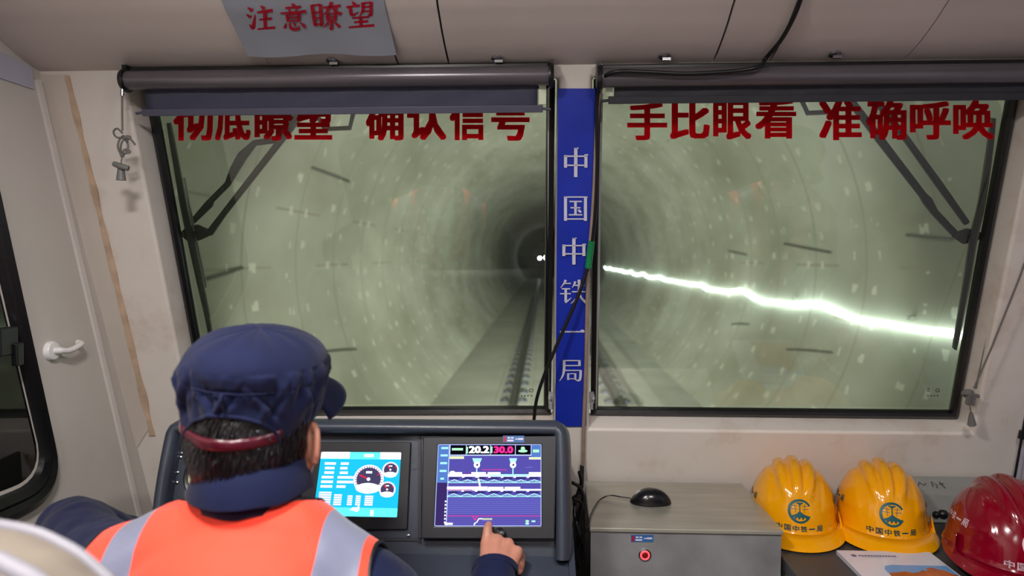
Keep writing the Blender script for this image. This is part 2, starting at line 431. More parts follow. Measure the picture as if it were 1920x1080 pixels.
def ribbon(pts):
    # pts: (x, y, width) -> quads
    n = len(pts); L = []
    for i, (x, y, wd) in enumerate(pts):
        a = pts[max(i-1, 0)]; b = pts[min(i+1, n-1)]; t = Vector((b[0]-a[0], b[1]-a[1])).normalized(); q = Vector((-t.y, t.x))*wd/2
        L.append(((x+q.x, y+q.y), (x-q.x, y-q.y)))
    return [[L[i][0], L[i][1], L[i+1][1], L[i+1][0]] for i in range(n-1)]
def strokes(S, fat=1):
    out = []
    for s in S:
        pts = [(p[0]/100-.5, p[1]/100-.5, p[2]*fat/100) for p in s]
        if len(pts) > 2:
            q = spline([Vector(p) for p in pts], 5); pts = [tuple(p) for p in q]
        out += ribbon(pts)
    return out
H = lambda x0, y0, x1, y1, w=5: [(x0, y0, w), (x1, y1, w)]
def serif(x, y, s=6): return [(x-s*1.3, y+.5, .5), (x-s*.4, y+s*.5, s), (x+s*.2, y, 1)]
SONG = {
 '中': [H(50, 100, 50, 0, 12), H(14, 75, 14, 32, 11), H(86, 75, 86, 32, 11), H(8, 71, 92, 71), H(14, 40, 86, 40), H(44, 97, 60, 99, 4), H(80, 75, 94, 76, 5)],
 '国': [H(14, 95, 14, 2, 11), H(86, 95, 86, 2, 11), H(8, 93, 94, 93), H(14, 9, 86, 9), H(28, 76, 73, 76), H(32, 52, 68, 52), H(26, 25, 75, 25), H(50, 76, 50, 25, 9), H(60, 44, 70, 34, 8)],
 '铁': [[(24, 98, 10), (18, 84, 6), (6, 66, 2)], H(18, 84, 42, 84), H(10, 62, 40, 62), H(4, 42, 42, 42), H(24, 62, 24, 10, 9), [(22, 7, 10), (32, 14, 6), (44, 26, 2)],
       [(58, 92, 9), (54, 80, 6), (47, 66, 2)], H(54, 76, 90, 76), H(46, 50, 98, 50), [(71, 99, 10), (71, 60, 9), (64, 28, 7), (42, 1, 2)], [(71, 50, 3), (80, 24, 8), (98, 4, 11)]],
 '一': [H(4, 50, 96, 50, 5), [(78, 51, 1), (88, 54, 9), (97, 51, 2)]],
 '局': [H(18, 95, 86, 95), H(82, 95, 82, 70, 10), H(22, 72, 82, 72), [(22, 97, 10), (22, 55, 10), (17, 26, 7), (4, 1, 2)], H(24, 50, 88, 50),
       [(87, 51, 10), (86, 20, 10), (80, 4, 9), (64, 8, 2)], H(38, 37, 38, 6, 8), H(66, 37, 66, 9, 8), H(34, 35, 68, 35, 4), H(38, 12, 66, 12, 4)]}
KAI = {
 '注': [[(12, 92, 3), (26, 80, 10)], [(6, 66, 3), (20, 53, 10)], [(12, 24, 3), (22, 10, 10), (28, 30, 8), (34, 66, 2)], [(52, 99, 3), (64, 86, 10)], [(40, 74, 5), (90, 81, 8)], [(46, 43, 5), (88, 48, 8)], [(38, 5, 5), (100, 12, 8)], H(66, 78, 66, 8, 9)],
 '意': [[(46, 101, 3), (56, 91, 9)], [(24, 84, 5), (78, 89, 7)], [(36, 81, 3), (41, 71, 7)], [(66, 85, 7), (58, 71, 2)], [(6, 65, 5), (96, 71, 8)], H(28, 60, 31, 29, 8), H(72, 62, 69, 29, 8), H(28, 58, 72, 61), H(31, 46, 69, 47), H(31, 32, 69, 33),
       [(22, 24, 3), (15, 4, 9)], [(36, 24, 5), (38, 6, 8), (54, 0, 8), (68, 3, 7), (70, 14, 2)], [(48, 26, 3), (58, 14, 8)], [(76, 26, 3), (95, 8, 10)]],
 '瞭': [H(6, 90, 9, 10, 8), H(33, 92, 32, 10, 8), H(6, 88, 33, 91), H(8, 63, 32, 65), H(8, 40, 32, 42), H(9, 16, 32, 18), [(42, 80, 5), (97, 87, 7)], [(67, 101, 8), (61, 78, 7), (38, 50, 2)], [(70, 82, 3), (82, 66, 7), (101, 56, 9)], [(52, 76, 2), (57, 68, 6)], [(86, 80, 6), (78, 68, 2)],
       H(53, 58, 55, 30, 7), H(81, 59, 80, 30, 7), H(53, 57, 81, 59), H(55, 44, 80, 45), H(55, 32, 80, 33), [(67, 32, 7), (67, 8, 7), (66, -1, 7), (57, 7, 2)], [(57, 26, 7), (40, 4, 2)], [(76, 26, 3), (97, 6, 9)]],
 '望': [[(24, 100, 3), (33, 88, 9)], [(4, 79, 5), (48, 85, 7)], [(17, 80, 8), (18, 52, 8), (26, 50, 7), (44, 62, 2)], [(58, 97, 8), (58, 68, 7), (45, 42, 2)], H(58, 94, 87, 97), [(85, 97, 8), (85, 56, 8), (83, 48, 8), (75, 53, 2)], H(58, 79, 85, 81), H(57, 64, 85, 66), [(20, 36, 5), (80, 41, 7)], [(25, 19, 5), (76, 23, 7)], [(4, 0, 5), (98, 7, 8)], H(50, 38, 50, 4, 9)]}
def put(mb, polys, fn, m=None):
    for p in polys: mb.face([fn(*q) for q in p], m)
def splitpolys(polys, maxlen):
    out = []
    for p in polys:
        st = [p]
        while st:
            q = st.pop()
            n = len(q); L = [(math.dist(q[i], q[(i+1) % n]), i) for i in range(n)]; d, i = max(L)
            if d <= maxlen or n < 3: out.append(q); continue
            if n > 4 or n == 3:
                a = q[i]; b = q[(i+1) % n]; mid = ((a[0]+b[0])/2, (a[1]+b[1])/2)
                r = q[(i+1) % n:]+q[:(i+1) % n]      # starts at b, ends at a
                k = len(r)//2
                st.append([mid]+r[:k+1]); st.append([mid]+r[k:])
            else:
                r = q[i:]+q[:i]; m1 = ((r[0][0]+r[1][0])/2, (r[0][1]+r[1][1])/2); m2 = ((r[2][0]+r[3][0])/2, (r[2][1]+r[3][1])/2)
                st.append([r[0], m1, m2, r[3]]); st.append([m1, r[1], r[2], m2])
    return out
#BODY
# ================================================================== THE SETTING
# tunnel outside
TX, TZ, TR = .30, ZC-.10, 2.70
def tunnel():
    bm = bmesh.new(); uvl = bm.loops.layers.uv.new('UVMap'); ny, na = 70, 96
    ys = [2.0+138*(i/ny)**1.6 for i in range(ny+1)]
    V = [[bm.verts.new((TX+TR*math.sin(2*PI*j/na), y, TZ-TR*math.cos(2*PI*j/na))) for j in range(na)] for y in ys]
    for i in range(ny):
        for j in range(na):
            f = bm.faces.new((V[i][j], V[i+1][j], V[i+1][(j+1) % na], V[i][(j+1) % na]))
            for l, (yy, jj) in zip(f.loops, ((ys[i], j), (ys[i+1], j), (ys[i+1], j+1), (ys[i], j+1))): l[uvl].uv = (yy/1.2, jj/na)
    me = bpy.data.meshes.new('tunnel_wall'); bm.to_mesh(me); bm.free()
    return link('tunnel_wall', me, 'tunnel', keep=True)
struct(tunnel())
BED = ZC-2.05
b = MB(); hw = 1.86
b.hexa([(TX-hw, 2, BED), (TX+hw, 2, BED), (TX+hw, 140, BED), (TX-hw, 140, BED)], [(TX-hw*.8, 2, BED-.35), (TX+hw*.8, 2, BED-.35), (TX+hw*.8, 140, BED-.35), (TX-hw*.8, 140, BED-.35)])
struct(b.build('ground', 'concrete', smooth=False))
# rails with their fastenings
def rail(x, label):
    b = MB(); prof = [(-.065, 0), (.065, 0), (.065, .012), (.012, .03), (.009, .11), (.034, .125), (.034, .155), (-.034, .155), (-.034, .125), (-.009, .11), (-.012, .03), (-.065, .012)]
    b.hexa([(x+u, 2.2, BED+.02+v) for u, v in prof], [(x+u, 135, BED+.02+v) for u, v in prof])
    t = thing('rail', label, 'rail', (x, 2.2, BED))
    b.build('rail_beam', 'rail', t, smooth=False)
    y = 4.0
    k = 0
    while y < 40 and k < 48:
        for s in (-1, 1):
            c = MB(); c.box((x+s*.13, y, BED+.022), (.10, .16, .045)); c.ball((x+s*.12, y, BED+.05), (.04, .045, .035), 10)
            c.build('rail_clip', 'clip', t, smooth=False)
        y += .62; k += 1
    p = MB(); p.box((x, 35, BED+.012), (.5, 66, .024)); p.build('rail_plinth', 'clip' if 0 else 'concrete', t, smooth=False)
rail(-.42, 'dark running rail with fastenings, left of the blue banner pillar')
rail(1.02, 'dark running rail seen low through the right windscreen')
b = MB(); b.hexa([(1.29, 2.2, BED), (1.55, 2.2, BED), (1.55, 135, BED), (1.29, 135, BED)], [(1.29, 2.2, BED+.12), (1.55, 2.2, BED+.12), (1.55, 135, BED+.12), (1.29, 135, BED+.12)])
tag(b.build('kerb', 'coverwhite' if 0 else 'concrete', smooth=False), 'long pale concrete kerb beside the right rail', 'kerb')
# glowing light rope on the right tunnel wall
def led():
    pts = []; y = 2.3
    while y < 34:
        s = .035*math.sin(y*1.9)+.02*math.sin(y*4.3+1)
        sag = .05*abs(math.sin(PI*y/2.6))
        z = -.555+s*.55-sag*.9+.02
        X = TX+math.sqrt(TR*TR-(ZC+z-TZ)**2)-.045
        pts.append((X, y, ZC+z)); y += .16 if y < 12 else .5
    b = MB(); b.tube(pts, .027, 8)
    t = thing('light_rope', 'glowing white light rope sagging along the right tunnel wall', 'light', pts[0])
    b.build('glowing_tube', 'led', t)
    for k in range(14):
        y = 3.1+k*2.6
        b = MB(); z = -.50; X = TX+math.sqrt(TR*TR-(ZC+z-TZ)**2)
        b.box((X-.02, y, ZC+z), (.04, .05, .04)); b.build('clamp', 'concrete', t, smooth=False)
led()
# two far lamps ahead in the tunnel
for k, (px, py, r) in enumerate(((1012, 484, .11), (1024, 483, .15))):
    c = at(px, py, 62)
    t = thing('signal_lamp', ['small white lamp far ahead in the tunnel, left of the other', 'larger white lamp far ahead beside the pillar edge'][k], 'lamp', c, 'far tunnel lamps')
    b = MB(); b.lathe([(.0, 0), (r, 0), (r*1.15, .08), (r*1.15, .3), (0, .3)], c, (0, 1, 0), 14); b.build('lamp_housing', 'blackplastic', t)
    b = MB(); b.lathe([(0, -.04), (r*.7, -.02), (r*.95, 0)], c, (0, 1, 0), 14); b.build('lens', 'ledhot', t)
# dark rods left sticking to the lining
def tun(px, py):
    d = ray(px, py); ox, oz = -TX, ZC-TZ; a = d.x**2+d.z**2; bb = 2*(ox*d.x+oz*d.z); c = ox*ox+oz*oz-(TR-.02)**2
    return EYE+d*((-bb+math.sqrt(bb*bb-4*a*c))/(2*a))
RODS = [(585, 315, 655, 341, 'dark rod on the lining below the word gap of the left slogan'), (388, 522, 455, 502, 'dark rod on the lining right of the left wiper blade'),
        (606, 660, 668, 655, 'dark rod on the lining just above the driver cap brim'), (1470, 457, 1558, 474, 'dark rod on the lining above the light rope, centre of right windscreen'),
        (1475, 655, 1560, 661, 'dark rod on the lining under the light rope, lower right windscreen'), (1700, 441, 1785, 448, 'dark rod on the lining beside the right wiper bracket'),
        (1366, 470, 1400, 478, 'short dark rod on the lining close above the light rope'), (1372, 608, 1405, 608, 'short dark rod on the lining close below the light rope')]
for a, bq, c, d, lab in RODS:
    p, q = tun(a, bq), tun(c, d); m = (p+q)/2; m += (Vector((TX, m.y, TZ))-m).normalized()*.02
    bb = MB(); bb.tube([p, m, q], .011, 6); tag(bb.build('steel_rod', 'rod'), lab, 'rod', 'dark rods on the tunnel lining')

# cab: front wall with two windscreen openings
W1 = [(271, 150), (1041, 150), (1033, 774), (387, 776)]      # outer edge of each rubber, clockwise from top left
W2 = [(1113, 148), (1912, 148), (1792, 782), (1107, 775)]
SIDE = Plane((-1.175, 0, ZC), (0, 1, 0), (-.018, 0, 1))
RX = 1.285
def lx(z): return -1.175-.018*(z-ZC)
g1 = [GL.uv(*p) for p in W1]; g2 = [GL.uv(*p) for p in W2]
def exp(q, e):
    return [(q[0][0]-e, q[0][1]+e), (q[1][0]+e, q[1][1]+e), (q[2][0]+e, q[2][1]-e), (q[3][0]-e, q[3][1]-e)]
def wallpt(u, v, w=WALLW):
    p = GL.p(u, v, w); return p
VT, VB = .497, -1.62
h1, h2 = exp(g1, .004), exp(g2, .004)
f1, f2 = exp(g1, .008), exp(g2, .008)
def cl(v):  # left/right wall u at slope height v
    z = GL.p(0, v, WALLW).z; return lx(z)
b = MB()
L_t, L_b = (cl(VT), VT), (cl(VB), VB); R_t, R_b = (RX, VT), (RX, VB)
A, Bq, C, D = f1; E_, F_, G_, H_ = f2
P = lambda q: wallpt(*q)
tm1 = (f1[0][0], VT); tm2 = (f1[1][0], VT); tm3 = (f2[0][0], VT); tm4 = (min(f2[1][0], RX-.002), VT)
bm1 = (f1[3][0], VB); bm2 = (f1[2][0], VB); bm3 = (f2[3][0], VB); bm4 = (f2[2][0], VB)
F_ = (min(F_[0], RX-.002), F_[1])
for poly in ([L_t, tm1, A], [L_t, A, D, L_b], [L_b, D, bm1], [tm1, tm2, Bq, A], [D, C, bm2, bm1], [tm2, tm3, E_, Bq], [Bq, E_, H_, C], [C, H_, bm3, bm2],
             [tm3, tm4, F_, E_], [H_, G_, bm4, bm3], [tm4, R_t, F_], [F_, R_t, R_b, G_], [G_, R_b, bm4]):
    b.face([P(q) for q in poly])
for f, h in ((f1, h1), (f2, h2)):
    for i in range(4):
        j = (i+1) % 4
        b.face([wallpt(*f[i]), wallpt(*f[j]), wallpt(*h[j], -.005), wallpt(*h[i], -.005)])
o = b.build('wall_front', 'wall', smooth=False, bevel=.007, bseg=3, keep=True); struct(o)
# windows: rubber + pane
def window(n, g):
    t = bpy.data.objects.new('window_%d' % n, None); COL.objects.link(t); t['kind'] = 'structure'
    t.location = GL.p((g[0][0]+g[1][0])/2, g[3][1], 0)
    gi = exp(g, -.021); b = MB()
    for i in range(4):
        j = (i+1) % 4
        rings = []
        for q in (i, j):
            o_, n_ = g[q], gi[q]; m_ = ((o_[0]*.5+n_[0]*.5), (o_[1]*.5+n_[1]*.5)); m2 = (o_[0]*.12+n_[0]*.88, o_[1]*.12+n_[1]*.88)
            rings.append([GL.p(*o_, -.004), GL.p(*o_, .010), GL.p(*m_, .017), GL.p(*m2, .012), GL.p(*n_, .003), GL.p(*n_, -.004)])
        b.grid(rings)
    b.build('rubber_frame', 'rubber', t)
    p = MB(); p.face([GL.p(*q, 0) for q in exp(gi, .006)]); po = p.build('pane', 'glass', t, smooth=False)
    if po.data.polygons[0].normal.dot(GL.n) < 0: po.data.flip_normals()
    return t
wn = [window(1, g1), window(2, g2)]
for t_, cx0 in zip(wn, (988, 1750)):
    b = MB()
    for x, y, ww, hh in ((cx0-9, 729, 5, 1.6), (cx0-9, 733, 6, 1.6), (cx0-10, 742, 3, 2.2), (cx0-4, 742, 3, 2.2), (cx0+2, 742, 3, 2.2), (cx0+8, 742, 3, 2.2)):
        b.face([GL.px(x+a*ww/2, y+c*hh/2, .0012) for a, c in ((-1, -1), (1, -1), (1, 1), (-1, 1))])
    k_ = 16
    for i in range(k_):
        a0, a1 = 2*PI*i/k_, 2*PI*(i+1)/k_
        b.face([GL.px(cx0+8+r*math.cos(a), 732+r*.85*math.sin(a), .0012) for r, a in ((4.2, a0), (4.2, a1), (2.6, a1), (2.6, a0))])
    b.build('etched_mark', 'scribble', t_, smooth=False)
# slim grey channel on the pillar side of each pane and the clips at its foot
# side walls, floor, ceiling, back wall
ZF, ZT = 0.0, ZC+.66
def sidequad(plane_pts): pass
b = MB()
b.face([(lx(ZF), -1.7, ZF), (lx(ZF), 2.35, ZF), (lx(ZT), 1.70, ZT), (lx(ZT), -1.7, ZT)])
struct(b.build('wall_left', 'door', smooth=False, keep=True))
b = MB(); b.face([(RX, -1.7, ZF), (RX, 2.35, ZF), (RX, 1.70, ZT), (RX, -1.7, ZT)]); struct(b.build('wall_right', 'lavender', smooth=False, keep=True))
b = MB(); b.face([(-1.2, -1.7, ZF), (1.3, -1.7, ZF), (1.3, -1.7, ZT), (-1.2, -1.7, ZT)]); struct(b.build('wall_back', 'ceil', smooth=False, keep=True))
b = MB(); b.face([(-1.2, -1.7, ZF), (1.3, -1.7, ZF), (1.3, 2.4, ZF), (-1.2, 2.4, ZF)]); struct(b.build('floor', 'floor', smooth=False, keep=True))
b = MB(); b.face([(-1.2, -1.7, ZT), (1.3, -1.7, ZT), (1.3, 1.7, ZT), (-1.2, 1.7, ZT)]); struct(b.build('ceiling', 'ceil', smooth=False, keep=True))
# ceiling lamps (their glow reaches the frame)
for i, (x, y) in enumerate(LAMPS):
    t = thing('ceiling_lamp', ['square ceiling lamp above the driver seat', 'square ceiling lamp right of the middle, behind the view', 'square ceiling lamp at the rear left of the cab'][i], 'lamp', (x, y, ZT), 'cab ceiling lamps')
    b = MB(); z0 = ZT-.025
    for s in (-1, 1):
        b.box((x+s*.11, y, z0+.0115), (.02, .24, .023)); b.box((x, y+s*.11, z0+.0115), (.20, .02, .023))
    b.build('lamp_frame', 'offwhite', t, smooth=False)
    b = MB(); b.box((x, y, ZT-.012), (.2, .2, .008)); b.build('diffuser', 'lampglow', t, smooth=False)

# door in the left wall: edge seal, header, window, handle
def S(px, py, w=0): return SIDE.px(px, py, w)
d = bpy.data.objects.new('door_1', None); COL.objects.link(d); d['kind'] = 'structure'; d.location = (-1.05, .9, 0)
# door leaf slightly proud of the wall
e_top, e_bot = S(60, 158), S(250, 955)
dirv = (e_bot-e_top); tb = (ZC-1.45-e_top.z)/dirv.z; e_low = e_top+dirv*tb
b = MB(); off = SIDE.n*.006
A_ = [e_top, e_low, Vector((lx(.05), .1, .05)), Vector((lx(e_top.z+.02), .1, e_top.z+.0))]
b.hexa(A_, [p+off for p in A_]); b.build('door_leaf', 'door', d, smooth=False)
def strip(name, pa, pb, wd, m, parent=None, proud=.008, ext=0, n=1, jit=0):
    b = MB(); a, c = S(*pa), S(*pb); t = (c-a).normalized(); q = SIDE.n.cross(t).normalized()
    if q.y < 0: q = -q
    rows = []
    for i in range(n+1):
        p = a+(c-a)*(i/n); ww = wd*(1+jit*(noise.noise(Vector((i*.35, wd*90, 0)))*1.6)); 
        rows.append([p, p+SIDE.n*proud, p+SIDE.n*proud+q*ww, p+q*ww])
    b.grid(rows); return b.build(name, m, parent, smooth=False)
o = strip('trim_1', (59, 150), (262, 1010), .016, 'strip', None, .012); struct(o)
def fstrip(name, pts, m, w_, n=1, jit=0):
    b = MB(); rows = []
    for i in range(n+1):
        t = i/n; a = [pts[0][k]*(1-t)+pts[3][k]*t for k in (0, 1)]; c = [pts[1][k]*(1-t)+pts[2][k]*t for k in (0, 1)]
        k = jit*noise.noise(Vector((i*.35, 2, 0))); a[0] -= k; c[0] += k
        p, q = GL.px(*a, WALLW), GL.px(*c, WALLW); rows.append([p-GL.n*.004, p+GL.n*w_, q+GL.n*w_, q-GL.n*.004])
    b.grid(rows); return struct(b.build(name, m, smooth=False))
fstrip('trim_2', [(64, 140), (124, 140), (282, 800), (232, 880)], 'post', .003)
fstrip('trim_3', [(122, 141), (131, 141), (292, 815), (281, 815)], 'stain', .005, 40, 4)
b = MB(); a_, b_, c_, d_ = S(-160, 20), S(52, 126), S(57, 168), S(-160, 96); off = SIDE.n*.010
b.hexa([a_, b_, c_, d_], [p+off for p in (a_, b_, c_, d_)]); o = b.build('trim_4', 'lavender', smooth=False); struct(o)
# door window: rounded slanted rubber frame
cc = [S(-40, 250), S(107, 905), S(-160, 1010), S(-330, 250)]
cuv = []
for p in cc:
    q = p-SIDE.O; cuv.append(Vector((q.dot(SIDE.e1), q.dot(SIDE.e2))))
low = Vector((cuv[1].x-.42, cuv[1].y-.01)); cuv = [cuv[0], Vector((cuv[1].x, cuv[1].y-.03)), low-Vector((0, .02)), Vector((cuv[0].x-.42, cuv[0].y))]
def rounded(poly, r, n=8):
    out = []; N = len(poly)
    for i in range(N):
        p0, p1, p2 = poly[i-1], poly[i], poly[(i+1) % N]
        a = (p0-p1).normalized(); c = (p2-p1).normalized(); rr = r
        s_, e_ = p1+a*rr, p1+c*rr
        for k in range(n+1):
            t = k/n; out.append(s_*(1-t)**2+p1*2*t*(1-t)+e_*t*t)
    return out
ctr = sum(cuv, Vector((0, 0)))/4
def inset(poly, k):
    return [p+(ctr-p).normalized()*k for p in poly]
b = MB(); o1 = rounded(cuv, .12)
rows = []
for k, wv in ((0, .006), (.004, .022), (.02, .030), (.034, .022), (.042, .026), (.060, .018), (.066, .004), (.085, .002), (.09, -.03)):
    rows.append([SIDE.p(p.x, p.y, wv) for p in inset(o1, k)])
dw = bpy.data.objects.new('door_window', None); COL.objects.link(dw); dw.parent = d
dw.location = SIDE.p(ctr.x, ctr.y, 0)-Vector(d.location)
b.grid(rows, cu=True); b.build('rubber_frame', 'rubber', dw)
b = MB(); b.face([SIDE.p(p.x, p.y, .0065) for p in inset(o1, .075)]); b.build('pane', 'darkglass', dw, smooth=False)
# window catch on the frame
b = MB(); c = S(10, 640, .03); b.box(c, (.02, .05, .06)); b.box(c+Vector((.01, .02, -.03)), (.015, .02, .05)); b.build('window_catch', 'blackplastic', dw, smooth=False, bevel=.003)
# handle
hp = S(89, 658); n = SIDE.n
hd = bpy.data.objects.new('door_handle', None); COL.objects.link(hd); hd.parent = d; hd.location = hp-Vector(d.location)
b = MB(); b.lathe([(0, .006), (.023, .006), (.023, .014), (.020, .018), (.012, .019), (.0, .019)], hp, n); b.build('rose', 'offwhite', hd)
b = MB(); e = S(150, 646, .05)
pts = spline([hp+n*.012, hp+n*.028+Vector((0, .004, 0)), hp+n*.034+Vector((0, .024, -.003)), hp+n*.035+Vector((0, .05, .001)), hp+n*.032+Vector((0, .074, .007)), hp+n*.018+Vector((0, .084, .009))], 6)
b.tube(pts, [.008]*8+[.0068]*(len(pts)-8), 12); b.ball(pts[-1], .0078, 12); b.build('lever', 'offwhite', hd)

# overhead panels: curved cove above the windscreens
PROF = [(1.600, .432), (1.575, .436), (1.55, .443), (1.52, .453), (1.49, .466), (1.464, .478), (1.44, .492), (1.418, .504), (1.40, .519), (1.385, .535), (1.375, .553), (1.367, .575), (1.361, .60), (1.357, .63), (1.355, .662)]
def prof_at(s):
    s = max(0, min(1, s))*(len(PROF)-1); i = min(int(s), len(PROF)-2); t = s-i
    y = PROF[i][0]*(1-t)+PROF[i+1][0]*t; z = PROF[i][1]*(1-t)+PROF[i+1][1]*t
    ty = PROF[i+1][0]-PROF[i][0]; tz = PROF[i+1][1]-PROF[i][1]; L = math.hypot(ty, tz)
    return y, z+ZC, (-tz/L, ty/L)      # normal towards the cab (−y,−z side)
def cove(x0, x1, off=0, s0=0, s1=1, n=28, nx=2):
    rows = []
    for i in range(n+1):
        y, z, (ny, nz) = prof_at(s0+(s1-s0)*i/n)
        if nz > 0 and ny > 0: ny, nz = -ny, -nz
        rows.append([Vector((x0+(x1-x0)*k/nx, y+ny*off, z+nz*off)) for k in range(nx+1)])
    return rows
b = MB(); b.grid(cove(-1.12, RX, -.010)); struct(b.build('trim_5', 'blackplastic', keep=True))   # dark backing seen in the joints
def xat(px, py=110):  # x on the cove's lower lip
    p = at(px, py, 1.55); return p.x
JX = [-1.182, xat(497), xat(741), xat(838), xat(1345), xat(1454), xat(1712), RX]
LAB = ['wide curved cream ceiling panel at the far left corner', 'curved cream hatch behind the paper notice', 'narrow curved cream panel right of the paper notice', 'widest curved cream hatch above the blue banner',
       'narrow curved cream panel left of the black ceiling cable', 'curved cream hatch right of the black ceiling cable', 'curved cream panel at the far right corner']
HATCH = {1: 619, 3: 931, '3b': 1248, 5: 1570}
ot = []
for i in range(7):
    g = .0022
    x0, x1 = JX[i]+(g if i else 0), JX[i+1]-(g if i < 6 else 0)
    if i in (0,): x1 = JX[i+1]-.0006
    if i == 1: x0 = JX[i]+.0006
    if i == 5: x1 = JX[i+1]-.0007
    b = MB(); R0 = cove(x0, x1, 0, nx=8); R1 = cove(x0, x1, -.008, nx=8)
    n_ = len(R0); b.grid(R0); b.grid(R1)
    b.grid([[R0[k][0], R1[k][0]] for k in range(n_)]); b.grid([[R0[k][-1], R1[k][-1]] for k in range(n_)]); b.grid([R0[0], R1[0]]); b.grid([R0[-1], R1[-1]])
    if i in (1, 3, 5):
        t = thing('overhead_hatch', LAB[i], 'hatch', ((x0+x1)/2, 1.6, ZC+.43), 'curved panels over the windscreens'); b.build('hatch_shell', 'panel', t)
        for key, px in HATCH.items():
            if int(str(key)[0]) == i:
                p = at(px, 112, 1.545); y, z, nn = prof_at(.115)
                k = MB(); c = Vector((p.x, y, z)); N = Vector((0, nn[0], nn[1])); N = -N if N.z > 0 else N
                k.lathe([(.0, .0), (.013, .0), (.013, .004), (.010, .006), (.0, .006)], c, N, 18); k.box(c+N*.009+Vector((.004, 0, 0)), (.018, .006, .006)); k.build('latch', 'chrome', t)
    else:
        tag(b.build('overhead_cover', 'panel'), LAB[i], 'cover', 'curved panels over the windscreens')
# ================================================================== THINGS ON THE FRONT WALL
def cove_px(px, py, off=0):
    d = ray(px, py); best = None
    for k in range(561):
        s = k/560; y, z, n = prof_at(s); y += n[0]*off; z += n[1]*off
        err = abs((z-ZC)/y - d.z/d.y)
        if best is None or err < best[0]: best = (err, s, y)
    return d.x/d.y*best[2], best[1]
def cove_pt(x, s, off):
    y, z, n = prof_at(s); return Vector((x, y+n[0]*off, z+n[1]*off))
# paper notice
pn = thing('paper_notice', 'grey paper notice with red writing hanging from the overhead panels', 'notice', (-.49, 1.5, ZC+.45))
b = MB(); rows = []; rows2 = []; S_LO = cove_px(600, 101, .01)[1]
for i in range(25):
    s = S_LO+(.99-S_LO)*i/24
    x0, x1 = -.652, -.322
    lift = .004+.010*max(0, 1-i/6)**2
    rows.append([cove_pt(x0+(x1-x0)*k/10, s, lift+.004*math.sin(k*.9)*max(0, 1-i/10)) for k in range(11)])
    rows2.append([p+Vector((0, .0012, .0004)) for p in rows[-1]])
b.grid(rows); b.grid(rows2)
b.build('sheet', 'paper', pn)
b = MB()
for ch, (x0, y0, x1, y1) in {'注': (457, 10, 518, 57), '意': (521, 7, 577, 55), '瞭': (581, 4, 641, 54), '望': (646, 3, 705, 51)}.items():
    tl = cove_px(x0, y0, .006); br = cove_px(x1-2, y1, .006); bl = cove_px(x0+6, y1, .006); tr = cove_px(x1, y0, .006)
    def fn(u, v, tl=tl, tr=tr, bl=bl, br=br):
        u += .5; v += .5
        x = (tl[0]*(1-u)+tr[0]*u)*v+(bl[0]*(1-u)+br[0]*u)*(1-v); s = (tl[1]*(1-u)+tr[1]*u)*v+(bl[1]*(1-u)+br[1]*u)*(1-v)
        return cove_pt(x, s, .0062)
    c = MB(); put(c, splitpolys(strokes(KAI[ch], 1.4), .15), fn); c.build('character', 'redink', pn, smooth=False)

# blue banner on the pillar with white characters
bn = thing('banner', 'blue cloth strip with white characters on the pillar between the windscreens', 'banner', GL.px(1070, 798, WALLW+.004))
def bq(u, v):    # u,v in 0..1 -> banner surface
    xl = 1046+(1041-1046)*v; xr = 1116+(1099-1116)*v; y = 166+(799-166)*v
    p = GL.px(xl+(xr-xl)*u, y, WALLW+.004); return p+GL.n*(.0015*math.sin(v*21)*math.sin(u*3)+.001*math.sin(v*9))
b = MB(); b.grid([[bq(i/8, j/60) for i in range(9)] for j in range(61)]); b.grid([[bq(i/8, j/60)-GL.n*.0018 for i in range(9)] for j in range(61)])
b.build('cloth', 'bluebanner', bn)
for ch, y0, y1, x0, x1 in (('中', 277, 332, 1053, 1106), ('国', 366, 415, 1053, 1105), ('中', 446, 496, 1050, 1102), ('铁', 524, 570, 1048, 1101), ('一', 597, 647, 1048, 1098), ('局', 674, 715, 1047, 1095)):
    c = MB(); put(c, strokes(SONG[ch]), lambda u, v: GL.px((x0+x1)/2+u*(x1-x0), (y0+y1)/2-v*(y1-y0), WALLW+.0078)); c.build('character', 'white', bn, smooth=False)
# white sheath edges of the pillar: thin channels beside each pane
for nm, pa, pb, lab in (('window_channel', (1029, 165), (1028, 765), 'thin grey channel along the right edge of the left pane'), ('window_channel', (1128, 175), (1117, 765), 'thin grey channel along the left edge of the right pane')):
    b = MB(); a, c = GL.px(*pa, .012), GL.px(*pb, .012); b.tube([a, c], .0035, 6); tag(b.build(nm, 'greyhandle'), lab, 'channel')
for px, lab, sg in ((1033, 'small grey catch at the foot of the pillar, left side', -1), (1109, 'small grey catch at the foot of the pillar, right side', 1)):
    b = MB(); c = GL.px(px, 745, .028); R = Euler((A18, 0, 0))
    b.box(c, (.014, .02, .026), R); b.box(c+Vector((0, 0, -.022)), (.009, .012, .022), R); b.lathe([(0, 0), (.004, 0), (.004, .012), (0, .012)], c+Vector((sg*.004, -.012, .004)), GL.n, 10)
    tag(b.build('window_catch', 'greyhandle', bevel=.002, smooth=False), lab, 'catch', 'window catches')

